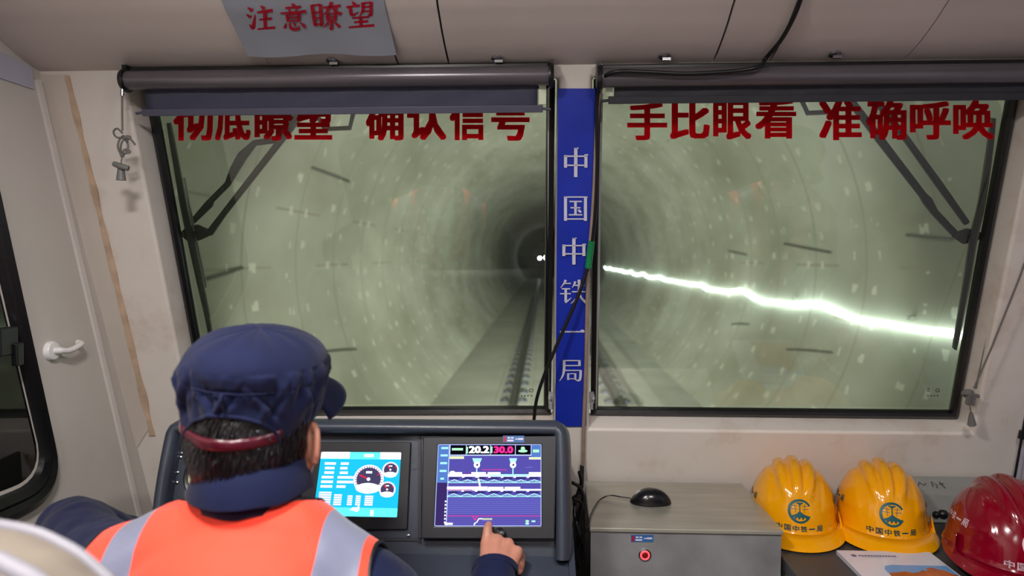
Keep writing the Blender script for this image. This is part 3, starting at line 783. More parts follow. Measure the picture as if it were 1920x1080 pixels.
# red slogans stuck to the panes
def slogan(chars, label):
    tl = GL.px(chars[0][1], 265, .002)
    t = thing('slogan_lettering', label, 'lettering', tl)
    for ch, x0, x1, y0, y1 in chars:
        polys, asp = fit_glyph(ch, .034, .024)
        c = MB(); put(c, polys, lambda u, v: GL.px((x0+x1)/2+u*(x1-x0), (y0+y1)/2-v*(y1-y0), .002)); c.build('character', 'redvinyl', t, smooth=False, weld=False)
slogan([('彻', 325, 400, 188, 264), ('底', 403, 470, 188, 264), ('瞭', 477, 549, 188, 264), ('望', 551, 623, 188, 262), ('确', 686, 757, 187, 264), ('认', 763, 837, 187, 263), ('信', 843, 911, 187, 263), ('号', 921, 993, 192, 264)],
       'red vinyl slogan half hidden by the left blind')
slogan([('手', 1176, 1251, 192, 263), ('比', 1256, 1331, 188, 261), ('眼', 1337, 1409, 188, 262), ('看', 1416, 1493, 186, 260), ('准', 1536, 1616, 186, 263), ('确', 1625, 1700, 186, 263), ('呼', 1706, 1783, 190, 262), ('唤', 1787, 1864, 188, 262)],
       'red vinyl slogan fully readable on the right windscreen')

# roller blinds
def blind(x0, x1, yt, y1, yc, cloth, dx0, dx1, label, sk):
    # yt: tube centre px, yc: cloth lower px; x0..x1 cassette; dx0..dx1 cloth
    wv = .112
    pa, pb = GL.px(x0, yt, wv), GL.px(x1, yt+sk, wv)
    pb = Vector((pb.x, pa.y, pa.z))
    t = thing('roller_blind', label, 'blind', (pa+pb)/2)
    b = MB(); ax = (pb-pa).normalized(); r = .021
    prof = [(.0, 0), (r, 0), (r, .004)]
    b.tube([pa, pb], r, 28); 
    b.build('cassette_tube', 'blindtube', t)
    bk = MB(); 
    c = (pa+pb)/2+Vector((0, .018, .020)); bk.box(c, ((pb-pa).length, .030, .022)); bk.build('cassette_back', 'blackplastic', t, smooth=False, bevel=.003)
    for p, s in ((pa, -1), (pb, 1)):
        e = MB(); e.lathe([(0, 0), (.027, 0), (.028, .004), (.024, .011), (0, .012)], p, ax*s, 24); e.box(p+Vector((s*.006, .02, .012)), (.010, .05, .045)); e.build('end_bracket', 'blackplastic', t)
    cz = WALLW+.030
    A = GL.px(dx0, yt+10, cz); Bp = GL.px(dx1, yt+10, cz); Bp = Vector((Bp.x, A.y, A.z))
    C = GL.px(dx0, yc, cz); b = MB()
    n = 10; rows = []
    for j in range(n+1):
        q = A.lerp(Vector((A.x, C.y, C.z)), j/n); rows.append([Vector((A.x+(Bp.x-A.x)*k/40, q.y+.0012*math.sin(k*.7+j*.6), q.z)) for k in range(41)])
    b.grid(rows); b.build('fabric', cloth, t, solid=.0015)
    bar = MB(); l = Vector((A.x-.012, C.y, C.z)); r_ = Vector((Bp.x+.012, C.y, C.z))
    d_ = GL.e2*.008; e_ = GL.n*.006
    bar.hexa([l-d_-e_, l+d_-e_, l+d_+e_, l-d_+e_], [r_-d_-e_, r_+d_-e_, r_+d_+e_, r_-d_+e_])
    for p, s in ((l, -1), (r_, 1)): bar.tube([p, p+Vector((s*.018, 0, -.002))], .0035, 8)
    bar.build('bottom_rail', 'blindrail' if cloth == 'blindcloth' else cloth, t, smooth=False, bevel=.0025)
    for s_, xx in ((-1, A.x-.011), (1, Bp.x+.011)):
        g_ = MB(); g_.hexa([Vector((xx-.008, A.y, A.z-.002)), Vector((xx+.008, A.y, A.z-.002)), Vector((xx+.008, C.y, C.z+.010)), Vector((xx-.008, C.y, C.z+.010))], [Vector((xx-.008, A.y+.003, A.z-.002)), Vector((xx+.008, A.y+.003, A.z-.002)), Vector((xx+.008, C.y+.003, C.z+.010)), Vector((xx-.008, C.y+.003, C.z+.010))])
        if (s_ == 1) == (cloth == 'blindcloth'): g_.build('end_tab', 'tab', t, smooth=False)
        else: g_.bm.free()
    return pa, pb
pa1, pb1 = blind(240, 1029, 151, 0, 211, 'blindcloth', 268, 1008, 'grey roller blind over the left windscreen, pulled further down', -6)
pa2, pb2 = blind(1128, 1990, 146, 0, 188, 'blindcloth2', 1152, 1960, 'dark roller blind over the right windscreen, almost rolled up', -6)

# left pull cord with knots and toggle
p0 = pa1+Vector((-.020, -.012, -.016)); cx, cy = p0.x, p0.y
def lz(py): return at(228, py, cy).z
cd = thing('pull_cord', 'knotted grey pull cord with toggle hanging beside the left blind', 'cord', (cx, cy, lz(340)))
def cp(px, py, dy=0): q = at(px, py, cy+dy); return q
b = MB(); b.tube([cp(229, 158), cp(229, 200), cp(229.5, 245)], .0022, 8)
for lp in ([(230, 250), (220, 241), (213, 247), (218, 257), (232, 259), (240, 266)], [(232, 254), (224, 262), (221, 276), (227, 290)], [(234, 258), (228, 268), (226, 280), (230, 292)],
           [(238, 258), (246, 262), (254, 272)], [(232, 258), (240, 272), (236, 286), (228, 292)], [(228, 286), (236, 280), (244, 285), (234, 288)]):
    b.tube(spline([cp(x, y, random.uniform(-.006, .004)) for x, y in lp], 6), .0022, 8)
b.ball(cp(240, 258), (.008, .006, .006), 10); b.ball(cp(229, 290), (.005, .005, .007), 10)
b.tube([cp(229, 292), cp(227, 306)], .0016, 6)
b.build('cord', 'cord', cd)
b = MB(); b.tube([cp(229.5, 164), cp(229, 180)], .0042, 10); b.build('ferrule', 'chrome', cd)
b = MB(); b.tube([cp(227.5, 310), cp(227, 318), cp(227, 338)], [.006, .0075, .0105], 14); b.tube([cp(214, 307, -.004), cp(227, 312, -.008), cp(241, 316, -.004)], [.006, .0075, .006], 10)
b.build('toggle', 'toggle', cd)
# right cord: taut guide cord, cleat and bell
wv = .115
def rp(px, py, w_=wv): return GL.px(px, py, w_)
cd = thing('pull_cord', 'taut grey pull cord with bell end at the right windscreen corner', 'cord', rp(1822, 795))
b = MB(); b.tube([rp(1978, 330), rp(1912, 520), rp(1860, 650), rp(1826, 728)], .0022, 8); b.tube(spline([rp(1822, 735), rp(1818, 752), rp(1821, 776)], 4), .0018, 6); b.build('cord', 'cord', cd)
b = MB(); c = rp(1815, 738, .09); b.ball(c, (.016, .012, .012), 14); b.box(c+Vector((0, -.012, -.012)), (.018, .012, .03), Euler((A18, 0, 0))); b.tube([c+Vector((-.02, -.012, .004)), c+Vector((.02, -.012, -.004))], .005, 8); b.build('cleat', 'toggle', cd)
b = MB(); b.tube([rp(1821, 774), rp(1821, 780), rp(1822, 796)], [.004, .006, .0105], 14); b.build('bell', 'toggle', cd)
b = MB()
b.tube([GL.px(1940, 190, .05), GL.px(1868, 560, .05), GL.px(1830, 728, .05)], .003, 8)
tag(b.build('guide_wire', 'toggle'), 'thin grey blind guide wire along the right windscreen edge', 'wire')

# black cable from the ceiling down to the console, grey-beige cable on the pillar
ca = thing('cable', 'black cable running from the ceiling joint across the pillar to the console', 'cable', GL.px(1002, 778, .10))
pts = [cove_pt(JX[5], .95, .008), cove_pt(JX[5], .75, .009), cove_pt(JX[5], .5, .009), cove_pt(JX[5]-.004, .28, .009), cove_pt(JX[5]-.02, .12, .012)]
def wp(px, py, w_): return GL.px(px, py, w_)
pts += [wp(1425, 124, .150), wp(1380, 133, .150), wp(1290, 138, .150), wp(1215, 135, .150), wp(1160, 134, .148), wp(1135, 143, .13), wp(1124, 165, .10), wp(1119, 200, .088), wp(1120, 300, .085), wp(1116, 400, .085), wp(1108, 470, .085), wp(1098, 515, .092), wp(1078, 570, .105), wp(1045, 645, .12), wp(1020, 705, .13), wp(1006, 750, .14), wp(1001, 790, .15)]
b = MB(); b.tube(spline(pts, 8), .0046, 10); b.build('black_sheath', 'cable', ca)
b = MB(); b.tube(spline([wp(1109, 452, .0865), wp(1106, 478, .0865), wp(1103, 502, .0885)], 6), .0085, 12); b.build('green_tape', 'green', ca)
ca = thing('cable', 'beige cable running down the right edge of the blue banner', 'cable', GL.px(1098, 880, .085))
b = MB(); b.tube(spline([wp(1129, 158, .10), wp(1122, 185, .086), wp(1118, 260, .08), wp(1115, 340, .08), wp(1110, 420, .08), wp(1103, 500, .079), wp(1101, 580, .079), wp(1099, 680, .079), wp(1096, 760, .079), wp(1094, 810, .079), wp(1093, 872, .079)], 8), .0052, 10); b.build('sheath', 'beige', ca)
b = MB(); c = wp(1091, 880, .085); b.box(c, (.012, .012, .022)); b.tube(spline([c, c+Vector((.002, -.004, -.03)), c+Vector((-.004, -.01, -.06)), c+Vector((-.03, -.02, -.075))], 6), .004, 8); b.build('plug', 'blackplastic', ca)

# wipers outside
def wiper(arms, br, blade, label, hid):
    t = thing('wiper', label, 'wiper', GL.px(blade[-1][0], blade[-1][1], -.04), 'windscreen wipers')
    wv = -.045
    for a in arms:
        b = MB(); P_ = [GL.px(x, y, wv+.004) for x, y, r in a]; b.tube(P_, [r for x, y, r in a], 8); b.build('arm', 'wiper', t)
    b = MB(); q = [GL.px(x, y, wv+.006) for x, y in br]; n = GL.n*.012
    b.hexa(q, [p+n for p in q]); c = sum(q, Vector())/len(q); b.tube([c-n, c+n*2], .008, 10); b.build('bracket', 'wiper', t, smooth=False, bevel=.004)
    b = MB(); P_ = spline([GL.px(x, y, -.016) for x, y in blade], 6); n_ = len(P_)
    rows = []
    for i, p in enumerate(P_):
        k = i/(n_-1); hw = .0035+.0055*math.sin(PI*min(1, k*1.02))**.6
        rows.append([p+Vector((-hw, 0, 0)), p+Vector((-hw*.6, 0, 0))-GL.n*.012, p+Vector((hw*.6, 0, 0))-GL.n*.012, p+Vector((hw, 0, 0)), p+GL.n*.008])
    b.grid(rows, cu=True); b.build('blade', 'wiper', t, smooth=False)
    b = MB(); P_ = P_[n_//4: -n_//4]
    for i in range(0, len(P_)-1, 1):
        p = P_[i]; b.box(p+Vector((.010, 0, 0))-GL.n*.012, (.004, .006, .030), Euler((A18, 0, 0)))
    b.build('blade_links', 'greyhandle', t, smooth=False)
wiper([[(560, 205, .010), (520, 262, .010), (478, 268, .008), (455, 292, .013), (440, 318, .012), (427, 345, .008), (397, 375, .008), (393, 382, .011), (362, 415, .008)],
       [(590, 180, .008), (545, 240, .009), (420, 400, .008), (393, 437, .010)]],
      [(338, 437), (350, 426), (372, 420), (394, 430), (402, 438), (380, 448), (360, 454)], [(315, 231), (328, 300), (344, 390), (357, 450), (372, 520), (387, 590), (395, 640)], 'black wiper outside the left windscreen', 0)
wiper([[(1588, 180, .009), (1650, 262, .010), (1730, 366, .009), (1738, 376, .012), (1752, 398, .009), (1790, 438, .009)], [(1636, 180, .008), (1700, 262, .008), (1760, 345, .009), (1812, 418, .008)]],
      [(1782, 443), (1794, 433), (1812, 427), (1834, 433), (1842, 442), (1824, 452), (1802, 456)], [(1864, 222), (1856, 290), (1840, 390), (1826, 450), (1812, 540), (1798, 620), (1791, 655)], 'black wiper outside the right windscreen', 0)
# grab handles outside
for pts, lab in (([(588, 205), (609, 242), (656, 240), (664, 205)], 'grey wire grab handle outside the left windscreen top'), ([(1500, 180), (1514, 212), (1562, 210), (1576, 180)], 'grey wire grab handle outside the right windscreen top')):
    b = MB(); q = [GL.px(x, y, -.06) for x, y in pts]
    q = [q[0]-GL.n*.03+GL.e2*.05]+q+[q[-1]-GL.n*.03+GL.e2*.05]
    b.tube(q, .0065, 8); tag(b.build('grab_handle', 'greyhandle'), lab, 'handle', 'outside grab handles')
# dark rod with clips on the right side wall corner
b = MB(); p, q = at(1918, 808, 1.86), at(1897, 925, 1.88); b.tube([p+(p-q)*.8, q], .0032, 8); b.tube([p, p+(q-p)*.12], .009, 10); b.tube([q+(p-q)*.18, q+(p-q)*.02], .010, 10)
tag(b.build('clipped_rod', 'blackplastic'), 'thin dark rod with black clips in the right wall corner', 'rod')
# ================================================================== DESK CONSOLE
A20 = rad(18.3)
CP = Plane(at(917, 910, 1.40), (1, 0, 0), (0, math.sin(A20), math.cos(A20)))       # panel face; n points to the driver
con = thing('driver_console', 'grey moulded driving console with rounded hood under the left windscreen', 'console', (-.35, 1.55, 0))
LIP = .036
out_px = [(258, 1075), (272, 985), (284, 900), (298, 826), (305, 803), (318, 789), (345, 784), (480, 784), (620, 784), (760, 785), (900, 786), (1025, 787), (1049, 790), (1063, 803), (1068, 826), (1070, 900), (1071, 980), (1071, 1052)]
ou = [Vector(CP.uv(x, y, LIP)) for x, y in out_px]
# densify
ou = [Vector(p) for p in spline([Vector((p.x, p.y, 0)) for p in ou], 4)]; ou = [Vector((p.x, p.y)) for p in ou]
def offs(poly, k):
    out = []; n = len(poly)
    for i in range(n):
        t = (poly[min(i+1, n-1)]-poly[max(i-1, 0)]).normalized(); q = Vector((t.y, -t.x)); out.append(poly[i]+q*k)
    return out
b = MB(); rows = []
for k, wv in ((-.001, -.16), (-.004, -.02), (0, .012), (.005, .026), (.012, .034), (.020, .036), (.027, .031), (.030, .022), (.031, .008), (.033, -.004)):
    rows.append([CP.p(p.x, p.y, wv) for p in offs(ou, k)])
b.grid(rows)
inner = offs(ou, .032)
b.build('hood_lip', 'console', con, ang=60)
# panel face
vc = CP.uv(700, 1037)[1]; vlow = vc
us = sorted(p.x for p in inner)
top_v = max(p.y for p in inner); 
b = MB()
pl = [p for p in inner if p.y > vlow-.002]
pl = [Vector((pl[0].x-.006, vlow))]+pl+[Vector((pl[-1].x, vlow))]
bm_c = Vector((-.35, (vlow+top_v)/2))
for i in range(len(pl)-1): b.face([CP.p(pl[i].x, pl[i].y, 0), CP.p(pl[i+1].x, pl[i+1].y, 0), CP.p(bm_c.x, bm_c.y, 0)])
b.face([CP.p(pl[-1].x, pl[-1].y, 0), CP.p(pl[0].x, pl[0].y, 0), CP.p(bm_c.x, bm_c.y, 0)])
b.build('instrument_panel', 'console', con, smooth=False)
# hood back: falls away to the wall
b = MB(); backrow = offs(ou, -.001); r0 = [CP.p(p.x, p.y, -.15) for p in backrow]
r1 = [Vector((p.x, min(1.90, p.y+.26), p.z-.16)) for p in r0]
b.grid([r0, r1]); b.build('hood_back', 'consoledark', con)
# work surface
L0, R0_ = CP.p(pl[0].x-.03, vlow), CP.p(pl[-1].x+.03, vlow)
def desk(p, dy, dz): return Vector((p.x, p.y+dy, p.z+dz))
b = MB(); rows = []
for dy, dz in ((.012, .002), (0, .0), (-.006, -.004), (-.16, -.055), (-.30, -.088), (-.325, -.10), (-.33, -.13), (-.30, -.16), (-.20, -.175), (-.15, -.75), (-.15, -.93)):
    l = desk(L0, dy, dz); r = desk(R0_, dy, dz); l.z = max(l.z, .002); r.z = max(r.z, .002)
    rows.append([l.lerp(r, k/16) for k in range(17)])
b.grid(rows); b.build('work_surface', 'console', con, ang=50)
# body sides below the hood, right flank
b = MB()
for x, s in ((R0_.x-.002, 1), (L0.x+.002, -1)):
    a = [Vector((x, R0_.y-.15, .003)), Vector((x, 1.9, .003)), Vector((x, 1.9, R0_.z+.05)), Vector((x, R0_.y+.05, R0_.z+.02)), Vector((x, R0_.y-.30, R0_.z-.09)), Vector((x, R0_.y-.15, R0_.z-.2))]
    b.hexa(a, [p+Vector((s*.012, 0, 0)) for p in a])
b.build('side_cheek', 'console', con, smooth=False)
# frame strip around the left monitor with screws, other screws
b = MB()
for x0, y0, x1, y1 in ((556, 812, 790, 818), (784, 812, 790, 1016), (556, 1008, 790, 1014)):
    q = [CP.px(x0, y0, .001), CP.px(x1, y0, .001), CP.px(x1, y1, .001), CP.px(x0, y1, .001)]; b.hexa(q, [p+CP.n*.003 for p in q])
b.build('panel_frame', 'consoledark', con, smooth=False)
for px, py in ((777, 814), (766, 1004), (343, 827), (341, 850), (339, 857), (333, 886), (332, 905), (770, 1058), (1052, 1030)):
    b = MB(); c = CP.px(px, py, 0) if py < 1037 else atz(px, py, R0_.z-.014); b.lathe([(0, 0), (.0035, 0), (.0035, .002), (.002, .003), (0, .0032)], c, CP.n, 10); b.build('screw', 'chrome', con)
# round gauge partly behind the head
g = CP.px(392, 893, 0)
gh = MB(); gh.lathe([(.050, 0), (.050, .010), (.046, .014), (.042, .012), (.042, .004)], g, CP.n, 32); go = gh.build('pressure_gauge', 'blackplastic', con)
gf = MB(); gf.lathe([(.042, .005), (0.0, .005)], g, CP.n, 32); gf.build('dial', 'dial', go)
# black lever behind the pointing hand
kn = CP.px(938, 1006, .02)
b = MB(); b.lathe([(0, -.03), (.0045, -.03), (.0045, .010), (.010, .014), (.012, .024), (.010, .034), (0, .037)], kn, (CP.n+Vector((0, 0, .35))).normalized(), 18); b.build('control_knob', 'mouse', con)

# ---- monitors -----------------------------------------------------------------------------
G = {k: glow('glow_'+k, c, s) for k, c, s in (('violet', (90, 82, 176), 1.05), ('violetd', (70, 52, 122), .8), ('lilac', (106, 104, 196), .95), ('side', (92, 132, 212), 1.0), ('edge', (190, 206, 250), 1.15), ('white', (250, 252, 255), 1.5),
    ('mint', (170, 250, 240), 1.3), ('greenw', (176, 244, 196), 1.2), ('black', (14, 12, 24), .8), ('magenta', (246, 50, 150), 1.2), ('pinkl', (210, 80, 190), .8), ('cyan', (30, 190, 232), 1.25), ('cyanl', (96, 230, 246), 1.35), ('red', (232, 40, 80), 1.1),
    ('slate', (80, 74, 110), .9), ('pinkw', (242, 224, 250), 1.4), ('cream', (226, 240, 190), 1.2), ('gold', (210, 214, 190), 1.0), ('blueline', (120, 130, 224), 1.0))}
def monitor(name, label, case, scr, depth, bezel_w, rimtop):
    c0 = [CP.px(x, y, depth) for x, y in case]
    t = thing(name, label, 'monitor', (c0[2]+c0[3])/2)
    b = MB(); si = [CP.px(x, y, depth) for x, y in scr]
    # casing: sides + front ring + recessed screen well
    back = [CP.px(x, y, depth)-CP.n*(depth+.004) for x, y in case]
    for i in range(4):
        j = (i+1) % 4
        b.face([back[i], back[j], c0[j], c0[i]]); b.face([c0[i], c0[j], si[j], si[i]]); b.face([si[i], si[j], si[j]-CP.n*.003, si[i]-CP.n*.003])
    b.face(back); b.build('casing', 'bezel', t, smooth=False, bevel=.002)
    sc = [p-CP.n*.003 for p in si]
    return t, sc
def screen(t, sc, base, items, m0=0):
    # items: (polygon in 0..1 picture space (x right, y down), colour), stacked in order
    TL, TR_, BR, BL = sc
    def fn(u, v, k):
        p = (TL*(1-u)+TR_*u)*(1-v)+(BL*(1-u)+BR*u)*v; return p+CP.n*(.0003+.00004*k)
    b = MB(); b.face([fn(0, 0, 0), fn(1, 0, 0), fn(1, 1, 0), fn(0, 1, 0)], G[base])
    for k, (poly, c) in enumerate(items): b.face([fn(x, y, 1+k) for x, y in poly], G[c])
    o = b.build('screen', None, t, smooth=False, weld=False); return o, fn
def rc(x0, y0, x1, y1): return [(x0, y0), (x1, y0), (x1, y1), (x0, y1)]
def disc(cx, cy, rx, ry, n=28, a0=0, a1=360): return [(cx+rx*math.cos(rad(a0+(a1-a0)*i/n)), cy-ry*math.sin(rad(a0+(a1-a0)*i/n))) for i in range(n+1 if a1-a0 < 360 else n)]
def bar(x0, y0, x1, y1, w):
    t = Vector((x1-x0, (y1-y0))).normalized(); q = Vector((-t.y, t.x))*w/2
    return [(x0+q.x, y0+q.y), (x1+q.x, y1+q.y), (x1-q.x, y1-q.y), (x0-q.x, y0-q.y)]
# right monitor: supervision picture
t, sc = monitor('signal_monitor', 'black touch monitor with violet line picture, under the pointing finger', [(793, 820), (1044, 817), (1040, 1011), (789, 1010)], [(821, 833), (1015, 833), (1015, 987), (814, 987)], .030, 0, 0)
it = []
X = lambda v: (v-105)/1185; Y = lambda v: (v-85)/915
def R_(a, b_, c, d, col): it.append((rc(X(a), Y(b_), X(c), Y(d)), col))
R_(105, 85, 1290, 92, 'edge'); R_(105, 85, 112, 1000, 'edge'); R_(1283, 85, 1290, 1000, 'edge'); R_(105, 992, 1290, 1000, 'edge')
R_(112, 92, 238, 520, 'side'); R_(112, 520, 230, 992, 'violetd'); R_(232, 92, 242, 992, 'edge')
R_(242, 96, 1172, 205, 'black')
for x in (242, 428, 706, 990, 1170): R_(x, 92, x+8, 205, 'edge')
R_(242, 203, 1290, 216, 'edge'); R_(1178, 95, 1284, 260, 'side')
for y, a, c in ((128, 145, 225), (212, 140, 222), (300, 140, 218), (388, 138, 215), (475, 150, 190)): R_(a, y-11, c, y+11, 'mint')
R_(268, 128, 395, 155, 'greenw'); R_(432, 115, 452, 190, 'greenw'); R_(712, 110, 732, 185, 'greenw')
it.append((disc(X(1080), Y(132), .02, .022), 'greenw')); it.append((disc(X(1080), Y(162), .045, .018), 'greenw'))
R_(1195, 145, 1265, 178, 'greenw'); R_(1150, 232, 1284, 258, 'cream'); R_(245, 222, 410, 252, 'cream')
for y in range(700, 990, 22): R_(242, y, 1284, y+6, 'blueline' if y < 860 else 'lilac')
R_(242, 880, 1284, 892, 'pinkl'); R_(620, 368, 900, 382, 'pinkl'); R_(1110, 345, 1190, 351, 'blueline')
for cx, wd in ((560, 55), (970, 45)):
    it.append(([(X(cx-wd), Y(245)), (X(cx+wd), Y(245)), (X(cx+wd*.6), Y(300)), (X(cx-wd*.6), Y(300))], 'mint')); it.append((disc(X(cx), Y(320), .030, .040), 'white')); it.append((disc(X(cx)+.003, Y(320), .010, .014), 'violetd'))
    R_(cx-6, 350, cx+6, 430, 'mint')
R_(235, 425, 1288, 452, 'white'); R_(700, 425, 1150, 448, 'mint')
for a, c in ((250, 395), (500, 665), (685, 830), (1150, 1285)): R_(a, 402, c, 430, 'white')
it.append((disc(X(285), Y(415), .03, .03), 'white')); R_(420, 418, 500, 426, 'pinkl')
R_(230, 562, 690, 602, 'pinkw'); R_(230, 590, 1290, 608, 'white'); R_(230, 596, 520, 606, 'pinkl'); R_(695, 566, 865, 592, 'white'); R_(880, 566, 1055, 592, 'white')
it.append((bar(X(575), Y(440), X(602), Y(560), .016), 'white'))
for y0 in (452, 608):
    for x in (410, 560, 705, 850, 990, 1140): R_(x-14, y0-4, x+14, y0+12, 'white')
    for k in range(7):
        xa = 235+k*150
        it.append(([(X(xa+5), Y(y0+30)), (X(xa+30), Y(y0+12)), (X(xa+115), Y(y0+12)), (X(xa+140), Y(y0+30)), (X(xa+110), Y(y0+22)), (X(xa+35), Y(y0+22))], 'black'))
        it.append((bar(X(xa), Y(y0+62), X(xa+80), Y(y0+34), .009), 'mint')); it.append((bar(X(xa+70), Y(y0+34), X(xa+150), Y(y0+60), .009), 'mint')); it.append((bar(X(xa+30), Y(y0+48), X(xa+110), Y(y0+58), .006), 'edge'))
    R_(235, y0+64, 1288, y0+71, 'mint')
for y in range(715, 960, 38): it.append(([(X(216), Y(y)), (X(240), Y(y+12)), (X(216), Y(y+24))], 'white'))
R_(222, 960, 312, 982, 'white'); it.append((bar(X(552), Y(985), X(556), Y(962), .012), 'white')); it.append((bar(X(552), Y(968), X(585), Y(948), .009), 'white')); it.append((bar(X(578), Y(955), X(600), Y(915), .009), 'white')); it.append((bar(X(598), Y(916), X(650), Y(916), .012), 'white')); it.append((bar(X(640), Y(920), X(748), Y(920), .022), 'gold'))
it.append((bar(X(530), Y(885), X(560), Y(935), .008), 'magenta')); it.append((bar(X(580), Y(885), X(560), Y(935), .008), 'magenta'))
it.append((disc(X(1135), Y(942), .018, .013), 'greenw')); it.append((disc(X(1135), Y(968), .018, .013), 'mint')); it.append((rc(X(1182), Y(935), X(1224), Y(952)), 'mint'))
so, fn = screen(t, sc, 'violet', it)
def digits(txt, x0, x1, y0, y1, col, bold=.05):
    polys, a = fit_glyph(txt, bold, bold*.6); b = MB()
    put(b, polys, lambda u, v: fn(X((x0+x1)/2+u*(x1-x0)), Y((y0+y1)/2-v*(y1-y0)), 150)); b.build('digits', G[col], so, smooth=False, weld=False)
digits('20.2', 465, 698, 106, 188, 'white'); digits('30.0', 748, 972, 108, 188, 'magenta')
def label_sticker(o_plane, x0, y0, x1, y1, w_, parent):
    q = [o_plane.px(x0, y0, w_), o_plane.px(x1, y0, w_), o_plane.px(x1, y1, w_), o_plane.px(x0, y1, w_)]
    b = MB(); b.hexa(q, [p+o_plane.n*.0006 for p in q]); s = b.build('label_sticker', 'labelblue', parent, smooth=False)
    def lf(u, v): return (q[0]*(1-u)+q[1]*u)*(1-v)+(q[3]*(1-u)+q[2]*u)*v+o_plane.n*.0009
    b = MB(); b.face([lf(*p) for p in rc(.03, .1, .16, .9)]); b.build('red_mark', 'labelred', s, smooth=False)
    b = MB()
    for u0, u1, v0, v1 in ((.22, .34, .2, .42), (.38, .5, .2, .42), (.2, .5, .58, .82), (.58, .68, .4, .56), (.70, .95, .34, .6)): b.face([lf(*p) for p in rc(u0, v0, u1, v1)])
    b.build('print_lines', 'white', s, smooth=False)
label_sticker(CP, 943, 817, 983, 830, .031, t)
# left monitor: gauges picture
t, sc = monitor('gauge_monitor', 'black monitor with bright cyan gauge picture beside the driver head', [(560, 829), (770, 829), (763, 993), (548, 993)], [(602, 847), (752, 848), (744, 970), (586, 967)], .010, 0, 0)
it = []
Xg = lambda v: v/100; 
def Q(a, b_, c, d, col): it.append((rc(a, b_, c, d), col))
Q(0, 0, 1, .115, 'cyanl'); Q(0, 0, .36, .105, 'white'); Q(.74, 0, 1, .11, 'white'); Q(.54, .03, .66, .08, 'white')
Q(0, .865, 1, 1, 'cyanl')
for r, (xa, xb) in enumerate(((.06, .2), (.07, .19), (.07, .19), (.045, .19), (.045, .19), (.045, .19))):
    y = .185+.072*r; Q(xa, y-.02, xb, y+.02, 'pinkw'); Q(.24+(.02 if r < 3 else 0), y-.02, .36-(.01*(r % 2)), y+.02, 'pinkw')
    if r in (3, 4): Q(.35, y-.02, .44, y+.02, 'pinkw')
for r in range(6): y = .64+.036*r; Q(.04, y-.012, .19, y+.014, 'pinkw'); Q(.225, y-.012, .32, y+.014, 'pinkw') if r else None
for xa, xb in ((.39, .45), (.49, .55), (.6, .7)):
    for r in range(5): y = .69+.032*r; Q(xa, y-.011, xb, y+.012, 'pinkw')
it.append(([(.43, .9), (.47, .86), (.52, .86), (.54, .8), (.55, .9), (.52, .93)], 'white')); Q(.68, .90, .72, .985, 'white')
def dial(cx, cy, r, asp):
    it.append((disc(cx, cy, r, r*asp, 40), 'pinkw')); it.append((disc(cx, cy, r*.80, r*.80*asp, 36, -28, 208), 'slate'))
    it.append((disc(cx, cy+r*.62*asp, r*.8, r*.36*asp), 'white'))
    for k in range(21):
        a = rad(-25+230*k/20); it.append((bar(cx+math.cos(a)*r*.80, cy-math.sin(a)*r*.80*asp, cx+math.cos(a)*r*.92, cy-math.sin(a)*r*.92*asp, .009 if r > .12 else .004), 'slate'))
    a = rad(155 if r > .12 else 125); it.append((bar(cx, cy, cx+math.cos(a)*r*.68, cy-math.sin(a)*r*.68*asp, .022 if r > .12 else .014), 'red'))
    it.append((disc(cx, cy, r*.12, r*.12*asp, 14), 'white')); it.append((rc(cx-r*.2, cy-r*.55*asp, cx+r*.2, cy-r*.4*asp), 'white'))
    it.append((bar(cx+r*.55, cy-r*.3*asp, cx+r*.75, cy-r*.38*asp, .014), 'red'))
dial(.625, .425, .185, 1.22); dial(.885, .275, .10, 1.22); dial(.865, .58, .10, 1.22)
screen(t, sc, 'cyan', it)

# ================================================================== STEEL BOX, DESK, SMALL THINGS
ZB = ZC-.630
bx = thing('steel_cabinet', 'brushed steel cabinet with red lit button, right of the console', 'cabinet', (.33, 1.75, 0))
fl, fr = atz(1106, 992, ZB), atz(1467, 993, ZB); YFB = (fl.y+fr.y)/2; xl, xr = fl.x, fr.x; YB = 1.925
b = MB(); b.hexa([(xl, YFB, ZB-.010), (xr, YFB, ZB-.010), (xr, YB, ZB-.010), (xl+.008, YB, ZB-.010)], [(xl, YFB, ZB), (xr, YFB, ZB), (xr, YB, ZB), (xl+.008, YB, ZB)])
b.build('top_plate', 'steel', bx, smooth=False, bevel=.002)
b = MB(); b.hexa([(xl+.003, YFB+.006, .002), (xr-.003, YFB+.006, .002), (xr-.003, YB, .002), (xl+.01, YB, .002)], [(xl+.003, YFB+.006, ZB-.0105), (xr-.003, YFB+.006, ZB-.0105), (xr-.003, YB, ZB-.0105), (xl+.01, YB, ZB-.0105)])
b.build('body', 'steeldark', bx, smooth=False)
FP = Plane((0, YFB+.006, ZB), (1, 0, 0), (0, 0, 1))
label_sticker(FP, 1183, 1003, 1225, 1016, .0004, bx)
bt = FP.px(1209, 1040, 0)
b = MB(); b.lathe([(.0145, 0), (.0145, .003), (.0115, .004)], bt, FP.n, 26); bo = b.build('push_button', 'chrome', bx)
b = MB(); b.lathe([(.0115, .003), (.0105, .006), (.008, .006), (.0075, .004)], bt, FP.n, 26); b.build('lit_ring', 'ring', bo)
b = MB(); b.lathe([(.0075, .004), (.004, .0055), (0, .006)], bt, FP.n, 22); b.build('button_cap', 'redlens', bo)
ZD = ZC-.700
